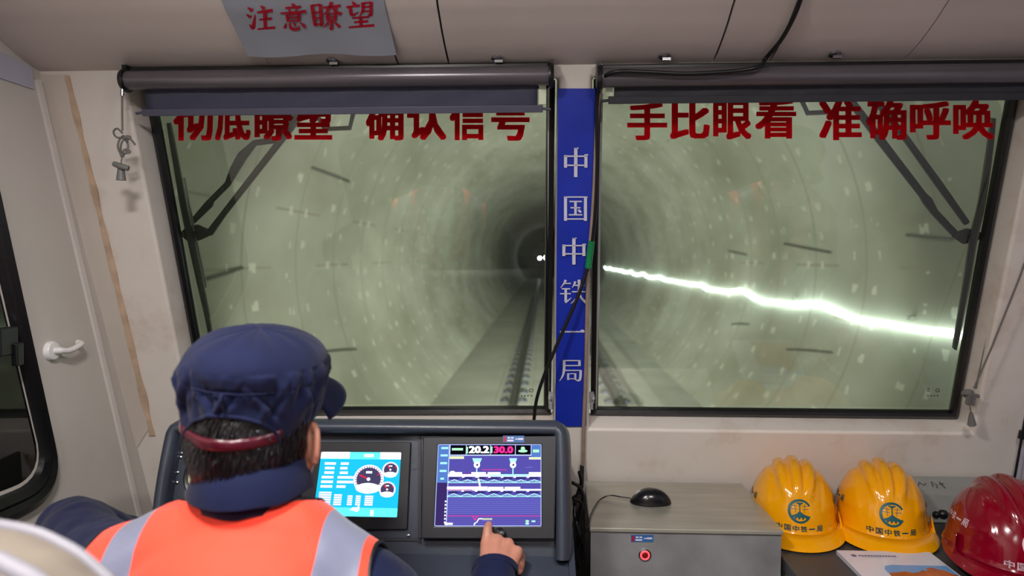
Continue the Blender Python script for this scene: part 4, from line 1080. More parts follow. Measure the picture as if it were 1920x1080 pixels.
b = MB(); b.hexa([(xr+.004, 1.22, ZD-.03), (RX-.004, 1.22, ZD-.03), (RX-.004, 1.955, ZD-.03), (xr+.004, 1.955, ZD-.03)], [(xr+.004, 1.22, ZD), (RX-.004, 1.22, ZD), (RX-.004, 1.955, ZD), (xr+.004, 1.955, ZD)])
dk = thing('side_desk', 'dark worn metal desk under the right windscreen', 'desk', (.9, 1.6, 0))
b.build('worktop', 'desk', dk, smooth=False, bevel=.003)
b = MB(); b.box(((xr+RX)/2, 1.62, (ZD-.03)/2+.001), (RX-xr-.03, .55, ZD-.034)); b.build('base_cabinet', 'greybox', dk, smooth=False)
# grey box with knob behind the helmets
eb = thing('junction_box', 'low grey trunking box with red knob between the helmets and the wall', 'box', (1.08, 1.9, ZD))
x0 = .93
b = MB(); b.hexa([(x0, 1.835, ZD+.001), (RX-.006, 1.835, ZD+.001), (RX-.006, 1.935, ZD+.001), (x0, 1.935, ZD+.001)], [(x0, 1.85, ZD+.075), (RX-.006, 1.85, ZD+.075), (RX-.006, 1.92, ZD+.10), (x0, 1.92, ZD+.10)]); b.build('body', 'greybox', eb, smooth=False, bevel=.004)
b = MB(); c = Vector((x0+.03, 1.836, ZD+.055)); b.lathe([(0, 0), (.010, 0), (.011, .012), (.008, .016), (0, .017)], c, (0, -1, .15), 16); b.build('knob', 'maroon', eb)
b = MB(); c = Vector((x0+.115, 1.836, ZD+.025)); b.ball(c, (.014, .012, .012), 10); b.ball(c+Vector((-.02, -.004, .0)), .009, 10); b.build('cable_gland', 'blackplastic', eb)
b = MB()
for k, s in enumerate(([(0, 0), (.008, .010), (.014, .002), (.02, .008)], [(.03, 0), (.034, .012), (.040, .004), (.036, -.004)], [(.046, .006), (.056, .008)], [(.05, .012), (.052, -.004)])):
    b.tube([Vector((x0+.07+p[0]*1.3, 1.875+p[1]*1.5, ZD+.0855+p[1]*.55)) for p in s], .0012, 5)
b.build('handwriting', 'scribble', eb)
# booklet
p = [atz(1570, 1034, ZD+.010), atz(1741, 1034, ZD+.010)]
bxl, bxr, by = p[0].x, p[1].x, (p[0].y+p[1].y)/2; byb = by-.297*.82
bk = thing('booklet', 'white booklet with desert rock cover lying on the dark desk', 'booklet', ((bxl+bxr)/2, (by+byb)/2, ZD))
b = MB(); b.box(((bxl+bxr)/2, (by+byb)/2, ZD+.0055), (bxr-bxl, by-byb, .009)); b.build('pages', 'coverwhite', bk, smooth=False)
def bkp(u, v, h=.0105): return Vector((bxl+(bxr-bxl)*u, by-(by-byb)*v, ZD+h))
b = MB(); b.hexa([bkp(*q, .0100) for q in rc(0, 0, 1, 1)], [bkp(*q, .0108) for q in rc(0, 0, 1, 1)]); b.build('cover', 'coverwhite', bk, smooth=False)
b = MB(); b.face([bkp(*q, .0110) for q in [(.30, .40), (.34, .33), (.42, .30), (.985, .30), (.985, .98), (.30, .98)]]); b.build('cover_picture', 'coversky', bk, smooth=False)
b = MB(); b.face([bkp(*q, .0112) for q in [(.30, .98), (.30, .47), (.40, .45), (.5, .43), (.55, .46), (.62, .44), (.68, .40), (.72, .42), (.74, .36), (.80, .34), (.84, .37), (.9, .40), (.94, .46), (.985, .50), (.985, .98)]]); b.build('rock_scene', 'coverrock', bk, smooth=False)
b = MB(); b.face([bkp(*q, .0112) for q in disc(.13, .115, .028, .028, 14)]); x = .18
for k in range(13): b.face([bkp(*q, .0112) for q in rc(x, .10, x+.022, .13)]); x += .031
x = .20
for k in range(9): b.face([bkp(*q, .0112) for q in rc(x, .145, x+.012, .152)]); x += .024
b.build('title_print', 'coverink', bk, smooth=False)

# mouse with cord
mz = ZB+.0008; mc = atz(1222, 949, mz); mc.y += .022
ms = thing('computer_mouse', 'glossy black corded computer mouse on the steel cabinet', 'mouse', mc)
b = MB(); n1, n2 = 30, 14; rows = []
Rm = Matrix.Rotation(rad(-6), 3, 'Z')
for j in range(n2+1):
    t = j/n2*PI/2; r = math.cos(t)**.75 if t < PI/2-1e-6 else 0; zz = math.sin(t)
    row = []
    for i in range(n1):
        a = 2*PI*i/n1; ca, sa = math.cos(a), math.sin(a); ln = .052; wd = .030-.004*ca
        x = ln*ca*r; y = wd*sa*r*(1 if abs(sa) < 2 else 1); hump = .036*(1-.32*(x/ln-.2)**2) if x > 0 else .036*(1-.55*(x/ln)**2)
        row.append(mc+Rm@Vector((x, y, .002+hump*zz)))
    rows.append(row)
b.grid(rows, cu=True); b.face(rows[0]); b.build('shell', 'mouse', ms)
b = MB(); b.lathe([(0, -.003), (.008, -.003), (.009, 0), (.008, .003), (0, .003)], mc+Rm@Vector((-.030, 0, .024)), Rm@Vector((0, 1, 0)), 16); b.build('scroll_wheel', 'greyhandle', ms)
b = MB(); pts = [mc+Rm@Vector((-.050, 0, .010)), atz(1165, 932, ZB+.012), atz(1143, 929, ZB+.010), atz(1124, 938, ZB+.004), atz(1110, 960, ZB+.004), atz(1103, 985, ZB+.003), at(1091, 1012, 1.60), at(1082, 1040, 1.60), at(1080, 1068, 1.60)]
b.tube(spline(pts, 8), .0018, 8); b.build('cord', 'cable', ms)
# dark cables in the gap between the console and the cabinet
for k, (pp, lab) in enumerate(((([(1086, 885), (1090, 905), (1082, 930), (1077, 960), (1084, 1000), (1080, 1050)]), 'black cable loop hanging in the gap, nearest the beige cable'), (([(1073, 905), (1088, 915), (1094, 940), (1086, 985), (1090, 1030), (1083, 1070)]), 'black cable in the gap touching the steel cabinet'), (([(1074, 935), (1090, 945), (1080, 975), (1075, 1010), (1088, 1060)]), 'black cable low in the gap beside the console lip'))):
    b = MB(); b.tube(spline([at(x, y, 1.70-.012*k+.02*math.sin(i)) for i, (x, y) in enumerate(pp)], 8), .0045, 8); tag(b.build('cable', 'cable'), lab, 'cable', 'loose cables beside the console')
# ================================================================== SAFETY HELMETS
def make_helmet(label, shell, visor, printm, harness):
    t = thing('safety_helmet', label, 'helmet', (0, 0, 0), 'safety helmets on the desk')
    a, bb, h = .107, .132, .150
    def sm(x, e0, e1): x = max(0, min(1, (x-e0)/(e1-e0))); return x*x*(3-2*x)
    def P(phi, tt):
        s, c = math.sin(phi), math.cos(phi)            # phi 0 = front (-y)
        ang = tt*PI/2; r = math.cos(ang)**.82 if tt < 1 else 0; z = h*math.sin(ang)**1.05
        x, y = a*s*r, -bb*c*r
        zz = z/h
        # ridges running front to back, running out on the forehead
        front = 1.25*sm(zz, .46, .80) if y < 0 else 1.25*sm(zz, .35, .62)
        lift = 0; conv = .66+.34*sm(zz, .5, 1.0)
        for xc, wd, am in ((0, .0125, .0095), (.036, .0115, .0075), (-.036, .0115, .0075)):
            lift += am*math.exp(-((x-xc*conv)/wd)**4)
        # broad panels on both temples
        tp = .0035*sm(abs(x), .058, .066)*sm(zz, .30, .42)*(1-sm(zz, .84, .92))
        n = Vector((x/(a*a), y/(bb*bb), z/(h*h)+1e-6)).normalized()
        k = 1+.045*(1-sm(zz, 0, .10))                       # rim flare
        return Vector((x*k, y*k, z+.022))+n*(lift*front+tp)
    N1, N2 = 120, 44
    b = MB(); b.grid([[P(2*PI*i/N1, (j/N2)**.9) for i in range(N1)] for j in range(N2)]+[[P(0, .9999)+Vector((0, 0, 0)) for i in range(N1)]], cu=True)
    bvh_bm = b.bm.copy(); bmesh.ops.triangulate(bvh_bm, faces=bvh_bm.faces); BV = BVHTree.FromBMesh(bvh_bm); bvh_bm.free()
    so = b.build('shell', shell, t, solid=.0025, ang=70)
    # visor and rim
    b = MB(); rows = [[], [], [], []]
    for i in range(97):
        phi = rad(-100+200*i/96); f = max(0, math.cos(phi*.95))**1.0
        base = P(phi, 0); d = Vector((math.sin(phi), -math.cos(phi), 0))
        e = .004+.038*f; dz = -.003-.017*f
        rows[0].append(base+Vector((0, 0, .006))+d*.0005); rows[1].append(base+d*e*.55+Vector((0, 0, .004+dz*.45))); rows[2].append(base+d*e+Vector((0, 0, dz))); rows[3].append(base+d*(e-.003)+Vector((0, 0, dz-.002)))
    b.grid(rows); b.build('visor', shell, t, solid=.0024, ang=60)
    # slots at the sides
    for s in (-1, 1):
        b = MB(); c = P(s*PI/2*.86, .02)
        b.hexa([c+Vector((s*.004, -.018, -.004)), c+Vector((s*.004, .020, -.004)), c+Vector((s*.001, .012, .034)), c+Vector((s*.001, -.008, .034))],
               [c+Vector((s*.010, -.018, -.004)), c+Vector((s*.010, .020, -.004)), c+Vector((s*.003, .012, .032)), c+Vector((s*.003, -.008, .032))]); b.build('accessory_slot', shell, t, smooth=False, bevel=.002)
    def decal(polys, origin, right, up, out, lift=.0021):
        mb = MB()
        for p in polys:
            q = []
            for (u, v) in p:
                o_ = origin+right*u+up*v+out*.3; hit = BV.ray_cast(o_, -out)
                if hit[0] is None: q = None; break
                q.append(hit[0]+out*lift)
            if q: mb.face(q)
        return mb
    # emblem: open ring, rail in the middle, bridge-like base, globe lines
    E_ = []
    n = 40
    for k in range(n):
        a0, a1 = rad(28+304*k/n), rad(28+304*(k+1)/n)
        def pr(a, rr, off): return (off+rr*math.cos(a), rr*math.sin(a))
        E_.append([pr(a0, 1, 0), pr(a1, 1, 0), pr(a1, .80, .04), pr(a0, .80, .04)])
    for k in range(16):
        a0, a1 = rad(-32+64*k/16), rad(-32+64*(k+1)/16)
        E_.append([(1.0*math.cos(a0)*.80+.02, .8*math.sin(a0)-.62), (1.0*math.cos(a1)*.80+.02, .8*math.sin(a1)-.62)] and [(.02+.75*math.sin(a0), -.72-.14*math.cos(a0*2)), (.02+.75*math.sin(a1), -.72-.14*math.cos(a1*2)), (.02+.75*math.sin(a1), -.78-.14*math.cos(a1*2)), (.02+.75*math.sin(a0), -.78-.14*math.cos(a0*2))])
    E_ += [rc(-.28, .60, .28, .72), rc(-.12, .50, .12, .62), rc(-.055, -.1, .055, .52)]
    E_.append([(-.70, -.38), (-.30, -.22), (-.08, -.02), (.08, -.02), (.34, -.22), (.74, -.38), (.86, -.36), (.86, -.52), (-.62, -.52)])
    for x in (-.45, -.15, .18, .5): E_.append(rc(x, -.66, x+.17, -.50))
    for s in (-1, 1):
        E_ += [bar(s*.18, .42, s*.62, .42, .045), bar(s*.2, .18, s*.74, .18, .045), bar(s*.42, .62, s*.36, -.1, .045)]
    f = Vector((0, -1, 0)); tilt = Vector((0, -.93, .36)).normalized()
    r0 = Vector((1, 0, 0)); u0 = Vector((0, 0, 1))
    sc = .0285
    decal(splitpolys([[(x*sc, y*sc) for x, y in p] for p in E_], .006), Vector((.004, 0, .083)), r0, u0, f).build('emblem', printm, t, smooth=False, weld=False)
    for k, ch in enumerate('中国中铁一局'):
        pl, asp = fit_glyph(ch, .022); hh = .0150 if ch != '一' else .0032
        decal(splitpolys([[(x*.0155+(k-2.5)*.0193, y*hh) for x, y in p] for p in pl], .004), Vector((.004, 0, .0415)), r0, u0, f).build('character', printm, t, smooth=False, weld=False)
    # company name on both sides
    for s in (-1, 1):
        out = Vector((s, 0, .0)); right = Vector((0, s, 0))
        for k, ch in enumerate('中国中铁一局'):
            pl, asp = fit_glyph(ch, .022); hh = .0165 if ch != '一' else .0035
            decal(splitpolys([[(x*.017+(k-2.5)*.021, y*hh) for x, y in p] for p in pl], .005), Vector((0, .012, .088)), right, u0, out).build('side_character', printm, t, smooth=False, weld=False)
    # suspension band inside, touching the desk
    b = MB(); rows = []
    for z, k in ((.004, .90), (.028, .93), (.028, .90), (.004, .87)):
        rows.append([Vector((a*k*math.sin(2*PI*i/40), .01-bb*k*.93*math.cos(2*PI*i/40), z)) for i in range(40)])
    b.grid(rows, cu=True, cv=True); b.build('head_band', harness, t)
    b = MB(); b.tube(spline([Vector((-.085, -.03, .024)), Vector((-.102, -.045, .006)), Vector((-.098, -.085, .004)), Vector((-.07, -.108, .004)), Vector((-.04, -.118, .004))], 6), .0036, 8)
    b.tube([Vector((-.099, -.075, .006)), Vector((-.090, -.096, .006))], .0058, 8); b.build('chin_strap', harness, t)
    return t
def copy_tree(o, parent=None):
    c = o.copy(); COL.objects.link(c)
    if parent is not None: c.parent = parent
    for ch in list(o.children): copy_tree(ch, c)
    return c
def place(t, px, py, Y, rz, dz=0, rx=0, ry=0, sc=1):
    p = at(px, py, Y); t.location = (p.x, Y, ZD+.001+dz); t.rotation_euler = (rad(rx), rad(ry), rad(rz)); t.scale = (sc, sc, sc)
h1_ = make_helmet('yellow hard hat half hidden behind the steel cabinet', 'yellow', 'yellow', 'teal', 'black')
h2_ = copy_tree(h1_); h2_['label'] = 'yellow hard hat standing free between the other yellow and the red one'
h3_ = make_helmet('red hard hat with white print at the right edge', 'red', 'red', 'pink', 'black')
place(h1_, 1485, 960, 1.80, -13, .001, 0, 0, .96)
place(h2_, 1650, 960, 1.785, -15, .001, 0, 0, .97)
place(h3_, 1884, 1000, 1.57, -10, .016, 0, 3, 1.04)

# ================================================================== DRIVER
def W(x, y, z): return Vector((x, y, ZC+z))
def person(label, ox, oy, pose, full=True):
    T = Vector((ox, oy, 0))
    root = thing('person', label, 'person', W(-.41, .75, -ZC)+T)
    NB = W(-.402, .930, -.345); SL = W(-.585, .918, -.450); SR = W(-.245, .93, -.470)
    HC = W(-.410, .965, -.249); HR = Matrix.Rotation(pose.get('yaw', 0), 3, 'Z')@Matrix.Rotation(pose.get('roll', 0), 3, 'Y')@Matrix.Rotation(-pose.get('pitch', 0), 3, 'X')
    hd = lambda x, y, z: HC+HR@Vector((x, y, z))
    EL, WL, ER, WR = pose['EL'], pose['WL'], pose['ER'], pose['WR']
    chest, belly, hip = W(-.405, .885, -.56), W(-.408, .835, -.74), W(-.41, .79, -.91)
    # ---- body (one surface)
    b = MB()
    b.ball(hd(0, -.012, .045), (.074, .096, .088), 24, rot=HR); b.ball(hd(0, .030, -.02), (.062, .068, .085), 20, rot=HR); b.ball(hd(0, .052, -.082), (.042, .042, .032), 16, rot=HR)
    for s in (-1, 1):
        b.ball(hd(s*.046, .042, -.05), (.022, .045, .045), 14, rot=HR); b.ball(hd(s*.03, .083, .030), (.026, .014, .010), 12, rot=HR); b.ball(hd(s*.034, .076, -.012), (.02, .016, .016), 12, rot=HR)
        ec = Vector((s*.085, -.014, -.004)); ER_ = Matrix.Rotation(s*rad(50), 3, 'Z')
        ring = []
        for k in range(15):
            an = rad(-60+ 300*k/14); yy = -.017*math.cos(an)-.002; zz = .030*math.sin(an)*(1.0 if math.sin(an) > 0 else .95)
            ring.append(hd(*(ec+ER_@Vector((s*.006, yy, zz)))))
        b.tube(ring, [.0045]+[.0052]*13+[.0048], 8); b.ball(hd(*(ec+Vector((-s*.003, .004, 0)))), (.006, .015, .026), 14, rot=HR@ER_); b.ball(hd(*(ec+Vector((s*.002, .005, -.029)))), (.006, .008, .010), 10, rot=HR)
    b.cone(hd(0, .093, .022), hd(0, .112, -.018), .008, .0125, 10); b.ball(hd(0, .100, -.020), (.018, .010, .009), 10, rot=HR)
    b.ball(hd(0, .092, -.052), (.022, .010, .0055), 12, rot=HR); b.ball(hd(0, .090, -.062), (.019, .010, .006), 12, rot=HR)
    b.cone(hd(0, -.022, -.04), NB+Vector((0, -.005, -.01)), .054, .060, 18)
    b.cone(NB, SL, .05, .045); b.cone(NB, SR, .05, .045); b.ball(chest, (.155, .098, .19), 20); b.ball(belly, (.14, .10, .17), 20); b.ball(hip, (.15, .11, .11), 20)
    b.cone(SL, EL, .048, .040); b.cone(EL, WL, .038, .026); b.cone(SR, ER, .048, .040); b.cone(ER, WR, .038, .026)
    KN = [W(-.53, 1.14, -.93), W(-.29, 1.14, -.93)]; FT = [W(-.53, 1.12, -1.42), W(-.29, 1.12, -1.42)]
    for kn, ft, s in zip(KN, FT, (-1, 1)):
        b.cone(hip+Vector((s*.085, .02, 0)), kn, .075, .052); b.cone(kn, ft, .05, .036); b.cone(ft, ft+Vector((s*.01, .12, -.04)), .034, .026)
    pose['hands'](b)
    me = fuse(b, .0036, 3); me.transform(Matrix.Translation(T))
    link('body', me, 'skin', root)
    for s in (-1, 1):
        e = MB(); e.ball(hd(s*.031, .087, .008)+T, .0105, 12); e.build('eye', 'white', root)
    # ---- cap
    CA, CB = .085, .104
    capp = bpy.data.objects.new('cap', None); COL.objects.link(capp); capp.parent = root; capp.location = hd(0, 0, .03)+T-Vector(root.location)
    PR = [(1.0, 0), (1.025, .030), (1.06, .055), (1.085, .072), (1.09, .082), (1.072, .095), (1.03, .107), (.955, .119), (.85, .129), (.70, .138), (.50, .145), (.26, .149), (.02, .150)]
    PRS = [tuple(p) for p in spline([Vector((p[0], p[1], 0)) for p in PR], 5)]
    PINCH = [(PI+.75, 6, .0045), (PI+.42, -4, .0055), (PI+.02, 3, .0060), (PI-.34, -7, .0060), (PI-.62, 9, .0045), (PI-.98, -6, .0055), (PI-1.35, 5, .0045), (PI-1.72, -4, .0040), (PI+1.2, 5, .0045), (PI+1.7, -4, .004)]
    def rimz(th): return .030+.020*math.cos(th)
    def arch(th):
        d = abs(((th-(PI-.20)+PI) % (2*PI))-PI); return .046*max(0, 1-(d/.78)**2)**.7
    def cpnt(th, k, z, out=0):
        f = Vector((math.sin(th), math.cos(th), 0))
        wr = 0
        if z > .01:
            wr = .0060*noise.noise(Vector((math.sin(th)*3.2, math.cos(th)*3.2, z*28)))+.014*(.28-abs(noise.noise(Vector((math.sin(th)*4.5+z*9, math.cos(th)*4.5-z*6, z*16+5)))))*max(0, 1-abs(z-.072)/.055)+.006*(.25-abs(noise.noise(Vector((math.sin(th)*10, math.cos(th)*10, z*9+2)))))*max(0, 1-abs(z-.084)/.03)
            for pt, sl, am in PINCH:
                dd = (((th-pt-sl*(z-.085))+PI) % (2*PI))-PI
                wr += am*(math.exp(-((dd-.075)/.055)**2)-1.1*math.exp(-(dd/.045)**2))*math.exp(-((z-.068)/.022)**2)
            wr *= min(1, (1.2-k if z > .11 else 1))
            if abs(z-.088) < .004: wr -= .0012*(1-abs(z-.088)/.004)
        k2 = k+out
        return hd(CA*k2*f.x+wr*f.x, (CB*k2+wr)*f.y-.012, z+wr*.4)+T
    b = MB(); NT = 220; rows = []
    for (k, z, _) in PRS:
        row = []
        for i in range(NT):
            th = 2*PI*i/NT; lo = rimz(th)+arch(th); row.append(cpnt(th, k if z > lo else (PRS[0][0]*.3+k*.7), max(z, lo+(.150-lo)*(z/.150))))
        rows.append(row)
    b.grid(rows, cu=True); b.build('crown', 'navy', capp, solid=.002, ang=80)
    # hem along the back opening
    b = MB(); b.tube([cpnt(PI-.98+1.56*i/30, 1.012, rimz(PI-.98+1.56*i/30)+arch(PI-.98+1.56*i/30)) for i in range(31)], .0028, 8)
    b.tube([cpnt(PI-.2, 1.02+.075*min(1, j/9), rimz(PI)+.047+(.088-.007-.047)*j/12, .004) for j in range(12)], .0018, 6)
    b.tube([cpnt(2*PI*i/80, 1.090, .088, .003) for i in range(81)], .0011, 6); b.build('stitched_hem', 'navy', capp)
    b = MB(); rows = []
    for zz in (.002, .007, .012, .017):
        rows.append([cpnt(PI-1.0+1.60*i/40, 1.0+.02*(1 if .003 < zz < .015 else .6), rimz(PI-1.0+1.6*i/40)+zz-.002) for i in range(41)])
    b.grid(rows); b.build('back_strap', 'maroon', capp, solid=.0022)
    b = MB(); rows = []
    for j in range(9):
        r = j/8; row = []
        for i in range(41):
            th = rad(-68+136*i/40); f = math.cos(th*1.25)
            e = .066*max(0, f)**.6*r; x, y = math.sin(th), math.cos(th)
            row.append(hd((CA*1.0+e*.75)*x, CB*y-.012+e*1.02, rimz(th)+.006-.012*r*r-.020*abs(x)*x*x*r*abs(x)+.004*(1-x*x))+T)
        rows.append(row)
    b.grid(rows); b.build('brim', 'navy', capp, solid=.003, ang=70)
    # ---- hair
    prof = [(.085, .072, .092), (.06, .079, .099), (.03, .083, .1045), (.0, .083, .105), (-.03, .079, .100), (-.055, .072, .090), (-.075, .064, .080), (-.092, .058, .072)]
    def hsurf(th, t, out=0):
        s = t*(len(prof)-1); i = min(int(s), len(prof)-2); q = s-i
        z = prof[i][0]*(1-q)+prof[i+1][0]*q; rx = prof[i][1]*(1-q)+prof[i+1][1]*q; ry = prof[i][2]*(1-q)+prof[i+1][2]*q
        side = abs(math.sin(th)); z2 = z+.042*side**3*t**2
        return Vector(((rx+out)*math.sin(th), (ry+out)*math.cos(th)-.004-.010*t*0, z2))
    b = MB(); rows = []
    for j in range(25):
        t = j/24; row = []
        for i in range(61):
            th = rad(96+168*i/60); jag = .012*noise.noise(Vector((th*14, 0, 3)))*t**4; row.append(hd(*(hsurf(th, t, .0015+.002*noise.noise(Vector((th*9, t*5, 1))))+Vector((0, 0, jag))))+T)
        rows.append(row)
    b.grid(rows)
    rng = random.Random(3)
    for k in range(1500 if full else 0):
        th = rad(rng.uniform(98, 262)); t0 = rng.uniform(.05, .90); ln = rng.uniform(.12, .26); dth = rng.uniform(-.10, .10)+.06; pts = []
        for s in range(4):
            u = s/3; pts.append(hsurf(th+dth*u, min(1.03, t0+ln*u), .0024+.007*math.sin(u*2.6)*rng.uniform(.2, 1)))
        q = Vector((math.cos(th), -math.sin(th), 0))*rng.uniform(.0008, .0018)
        rws = [[hd(*(p-q*(1-i_/3.2)))+T, hd(*(p+q*(1-i_/3.2)))+T] for i_, p in enumerate(pts)]
        b.grid(rws)
    b.build('hair', 'hair', root)
    # ---- jacket and trousers
    b = MB()
    b.cone(NB+Vector((0, -.008, -.018)), SL, .056, .060, 18); b.cone(NB+Vector((0, -.008, -.018)), SR, .056, .060, 18); b.ball(chest, (.172, .112, .20), 24); b.ball(belly, (.16, .118, .19), 24); b.ball(hip, (.165, .125, .10), 24)
    b.cone(SL, EL, .064, .054, 18); b.cone(EL, WL, .053, .043, 18); b.cone(SR, ER, .064, .054, 18)
    cf = WR+(WR-ER).normalized()*.028; b.cone(ER, ER+(cf-ER)*.3, .053, .050, 18); b.tube([ER, ER+(cf-ER)*.5, cf], [.053, .047, .041], 20)
    fold = lambda co: .0045*noise.noise(co*16)+.003*noise.noise(co*34+Vector((3, 0, 0)))
    me = fuse(b, .006, 4, fold); me.transform(Matrix.Translation(T)); link('jacket', me, 'navy', root)
    b = MB(); b.ball(hip+Vector((0, 0, -.01)), (.162, .13, .11), 20)
    for kn, ft, s in zip(KN, FT, (-1, 1)):
        b.cone(hip+Vector((s*.085, .02, 0)), kn, .092, .072, 16); b.tube([kn, ft+Vector((0, 0, .03))], [.072, .06], 16)
    me = fuse(b, .009, 4, fold); me.transform(Matrix.Translation(T)); link('trousers', me, 'navy', root)
    for ft, s in zip(FT, (-1, 1)):
        b = MB(); b.cone(ft+Vector((0, -.01, -.025)), ft+Vector((s*.01, .14, -.04)), .045, .036, 14); me = fuse(b, .006, 3)
        for v in me.vertices: v.co.z = max(v.co.z, .002)
        me.transform(Matrix.Translation(T)); link('shoe', me, 'black', root)
    # cuff hem
    b = MB(); ax = (cf-ER).normalized(); b.lathe([(.0415, -.014), (.0435, -.012), (.0435, 0), (.0405, .001), (.038, -.006)], cf+T, ax, 28); b.build('cuff', 'navy', root)
    # collar: standing band with a fold
    b = MB(); rows = []; CN = W(-.404, .940, -.314)+T
    for (rx, ry, z, dr) in ((.066, .070, -.022, 0), (.063, .067, .010, 0), (.0645, .0685, .028, 0), (.067, .071, .0335, 0), (.0705, .0745, .032, 0), (.075, .079, .018, 0), (.0825, .086, -.004, 0), (.0820, .0855, -.0065, 0), (.077, .081, .000, 0)):
        row = []
        for i in range(73):
            th = rad(38+284*i/72); fr = max(0, math.cos(th))
            zz = z-.022*fr*(1 if z > -.01 else 1.8)+.004*noise.noise(Vector((th*2, z*20, 0)))
            sp = 1+(.10*fr**2 if z < .0 else 0)
            row.append(CN+Vector((rx*math.sin(th)*sp, ry*math.cos(th)*sp-.010+z*.25, zz+.012*math.sin(th)*0)))
        rows.append(row)
    b.grid(rows); b.build('collar', 'navy', root, solid=.002, ang=75)
    # ---- vest
    b = MB()
    b.cone(NB+Vector((0, -.012, -.020)), SL, .070, .071, 22); b.cone(NB+Vector((0, -.012, -.020)), SR, .070, .071, 22); b.ball(chest, (.186, .128, .215), 28); b.ball(belly, (.176, .134, .20), 28)
    me = fuse(b, .006, 8)
    bm = bmesh.new(); bm.from_mesh(me)
    def cut(co, no):
        bmesh.ops.bisect_plane(bm, geom=bm.verts[:]+bm.edges[:]+bm.faces[:], plane_co=co, plane_no=no, clear_outer=True)
    cut(W(-.224, .9, -.45), Vector((1, 0, .10)).normalized()); cut(W(-.618, .9, -.45), Vector((-1, 0, .10)).normalized()); cut(NB+Vector((0, -.06, .028)), Vector((0, .35, 1)).normalized()); cut(W(0, 0, -.86), Vector((0, 0, -1)))
    # front opening
    bmesh.ops.delete(bm, geom=[f for f in bm.faces if abs(f.calc_center_median().x+.405) < .012+max(0, (f.calc_center_median().z-ZC+.62))*.28 and f.calc_center_median().y > .93], context='FACES')
    bm.normal_update()
    for v in bm.verts:
        n = v.normal; v.co += n*(.009*noise.noise(v.co*8+Vector((1, 4, 2)))+.007*(.25-abs(noise.noise(Vector((v.co.x*11+v.co.z*5, v.co.y*4, v.co.z*7)))))+.002*noise.noise(v.co*26))
    bm.to_mesh(me); bm.free(); me.transform(Matrix.Translation(T)); 
    vo = link('vest', me, 'vest', root, solid=.0025)
    # dark binding round the armholes
    bm = bmesh.new(); bm.from_mesh(me); 
    segs = [(bm_e.verts[0].co.copy(), bm_e.verts[1].co.copy()) for bm_e in bm.edges if bm_e.is_boundary]; bm.free()
    off = Vector(root.location)
    # group the edges into loops, one binding each
    key = lambda p: (round(p.x, 5), round(p.y, 5), round(p.z, 5)); par = {}
    def fd(k):
        while par.setdefault(k, k) != k: k = par[k]
        return k
    for p, q in segs: par[fd(key(p))] = fd(key(q))
    loops = {}
    for p, q in segs: loops.setdefault(fd(key(p)), []).append((p, q))
    for lp in loops.values():
        b = MB()
        for p, q in lp:
            if (p-q).length > 1e-4:
                d = (q-p)*.15; b.tube([p+off-d, q+off+d], .0032, 6, cap=False)
        if len(lp) > 8: b.build('binding', 'black', root)
        else: b.bm.free()
    return root
# pose of the driver
WRp = W(-.089, 1.232, -.592); ERp = W(-.085, 1.035, -.70); ELp = W(-.80, 1.12, -.462); WLp = W(-.745, 1.30, -.575)
def hand_right(b):
    w0 = WRp; I0, M0, R0h, P0 = W(-.110, 1.310, -.556), W(-.089, 1.317, -.553), W(-.068, 1.312, -.558), W(-.050, 1.300, -.567)
    tip = CP.px(917, 983, .0355)
    b.tube([w0-(M0-w0)*.3, w0, w0+(M0-w0)*.35], [.028, .027, .028], 16)
    for k, (m, r) in enumerate(((I0, .0125), (M0, .013), (R0h, .0125), (P0, .0115))):
        base = w0+Vector(((k-1.5)*.009, .004, .002)); b.cone(base, m, .017, r, 12); b.ball(m+Vector((0, 0, .003)), r*1.02, 10)
    b.ball(w0.lerp((I0+P0)/2, .6)+Vector((0, 0, -.010)), (.034, .036, .016), 16)
    mid = I0.lerp(tip, .5)+Vector((0, -.002, .010)); d2 = I0.lerp(tip, .78)+Vector((0, 0, .006))
    b.cone(I0, mid, .0112, .0098, 12); b.cone(mid, d2, .0097, .0088, 12); b.cone(d2, tip, .0088, .0072, 12)
    for m, L in ((M0, 1.0), (R0h, .95), (P0, .8)):
        p1 = m+Vector((.006, .026*L, -.020*L)); p2 = m+Vector((.005, .006, -.042*L)); p3 = m+Vector((.003, -.016, -.036*L))
        b.cone(m, p1, .0105*L**.3, .0098*L**.3, 12); b.cone(p1, p2, .0096, .0088, 12); b.cone(p2, p3, .0088, .0076, 12)
    t0 = w0+Vector((-.020, .022, -.008)); t1 = w0+Vector((-.028, .052, -.018)); t2 = I0+Vector((.004, .012, -.026)); t3 = I0+Vector((.024, .018, -.034))
    b.cone(t0, t1, .0145, .0125, 12); b.cone(t1, t2, .0118, .0105, 12); b.cone(t2, t3, .0102, .0085, 12)
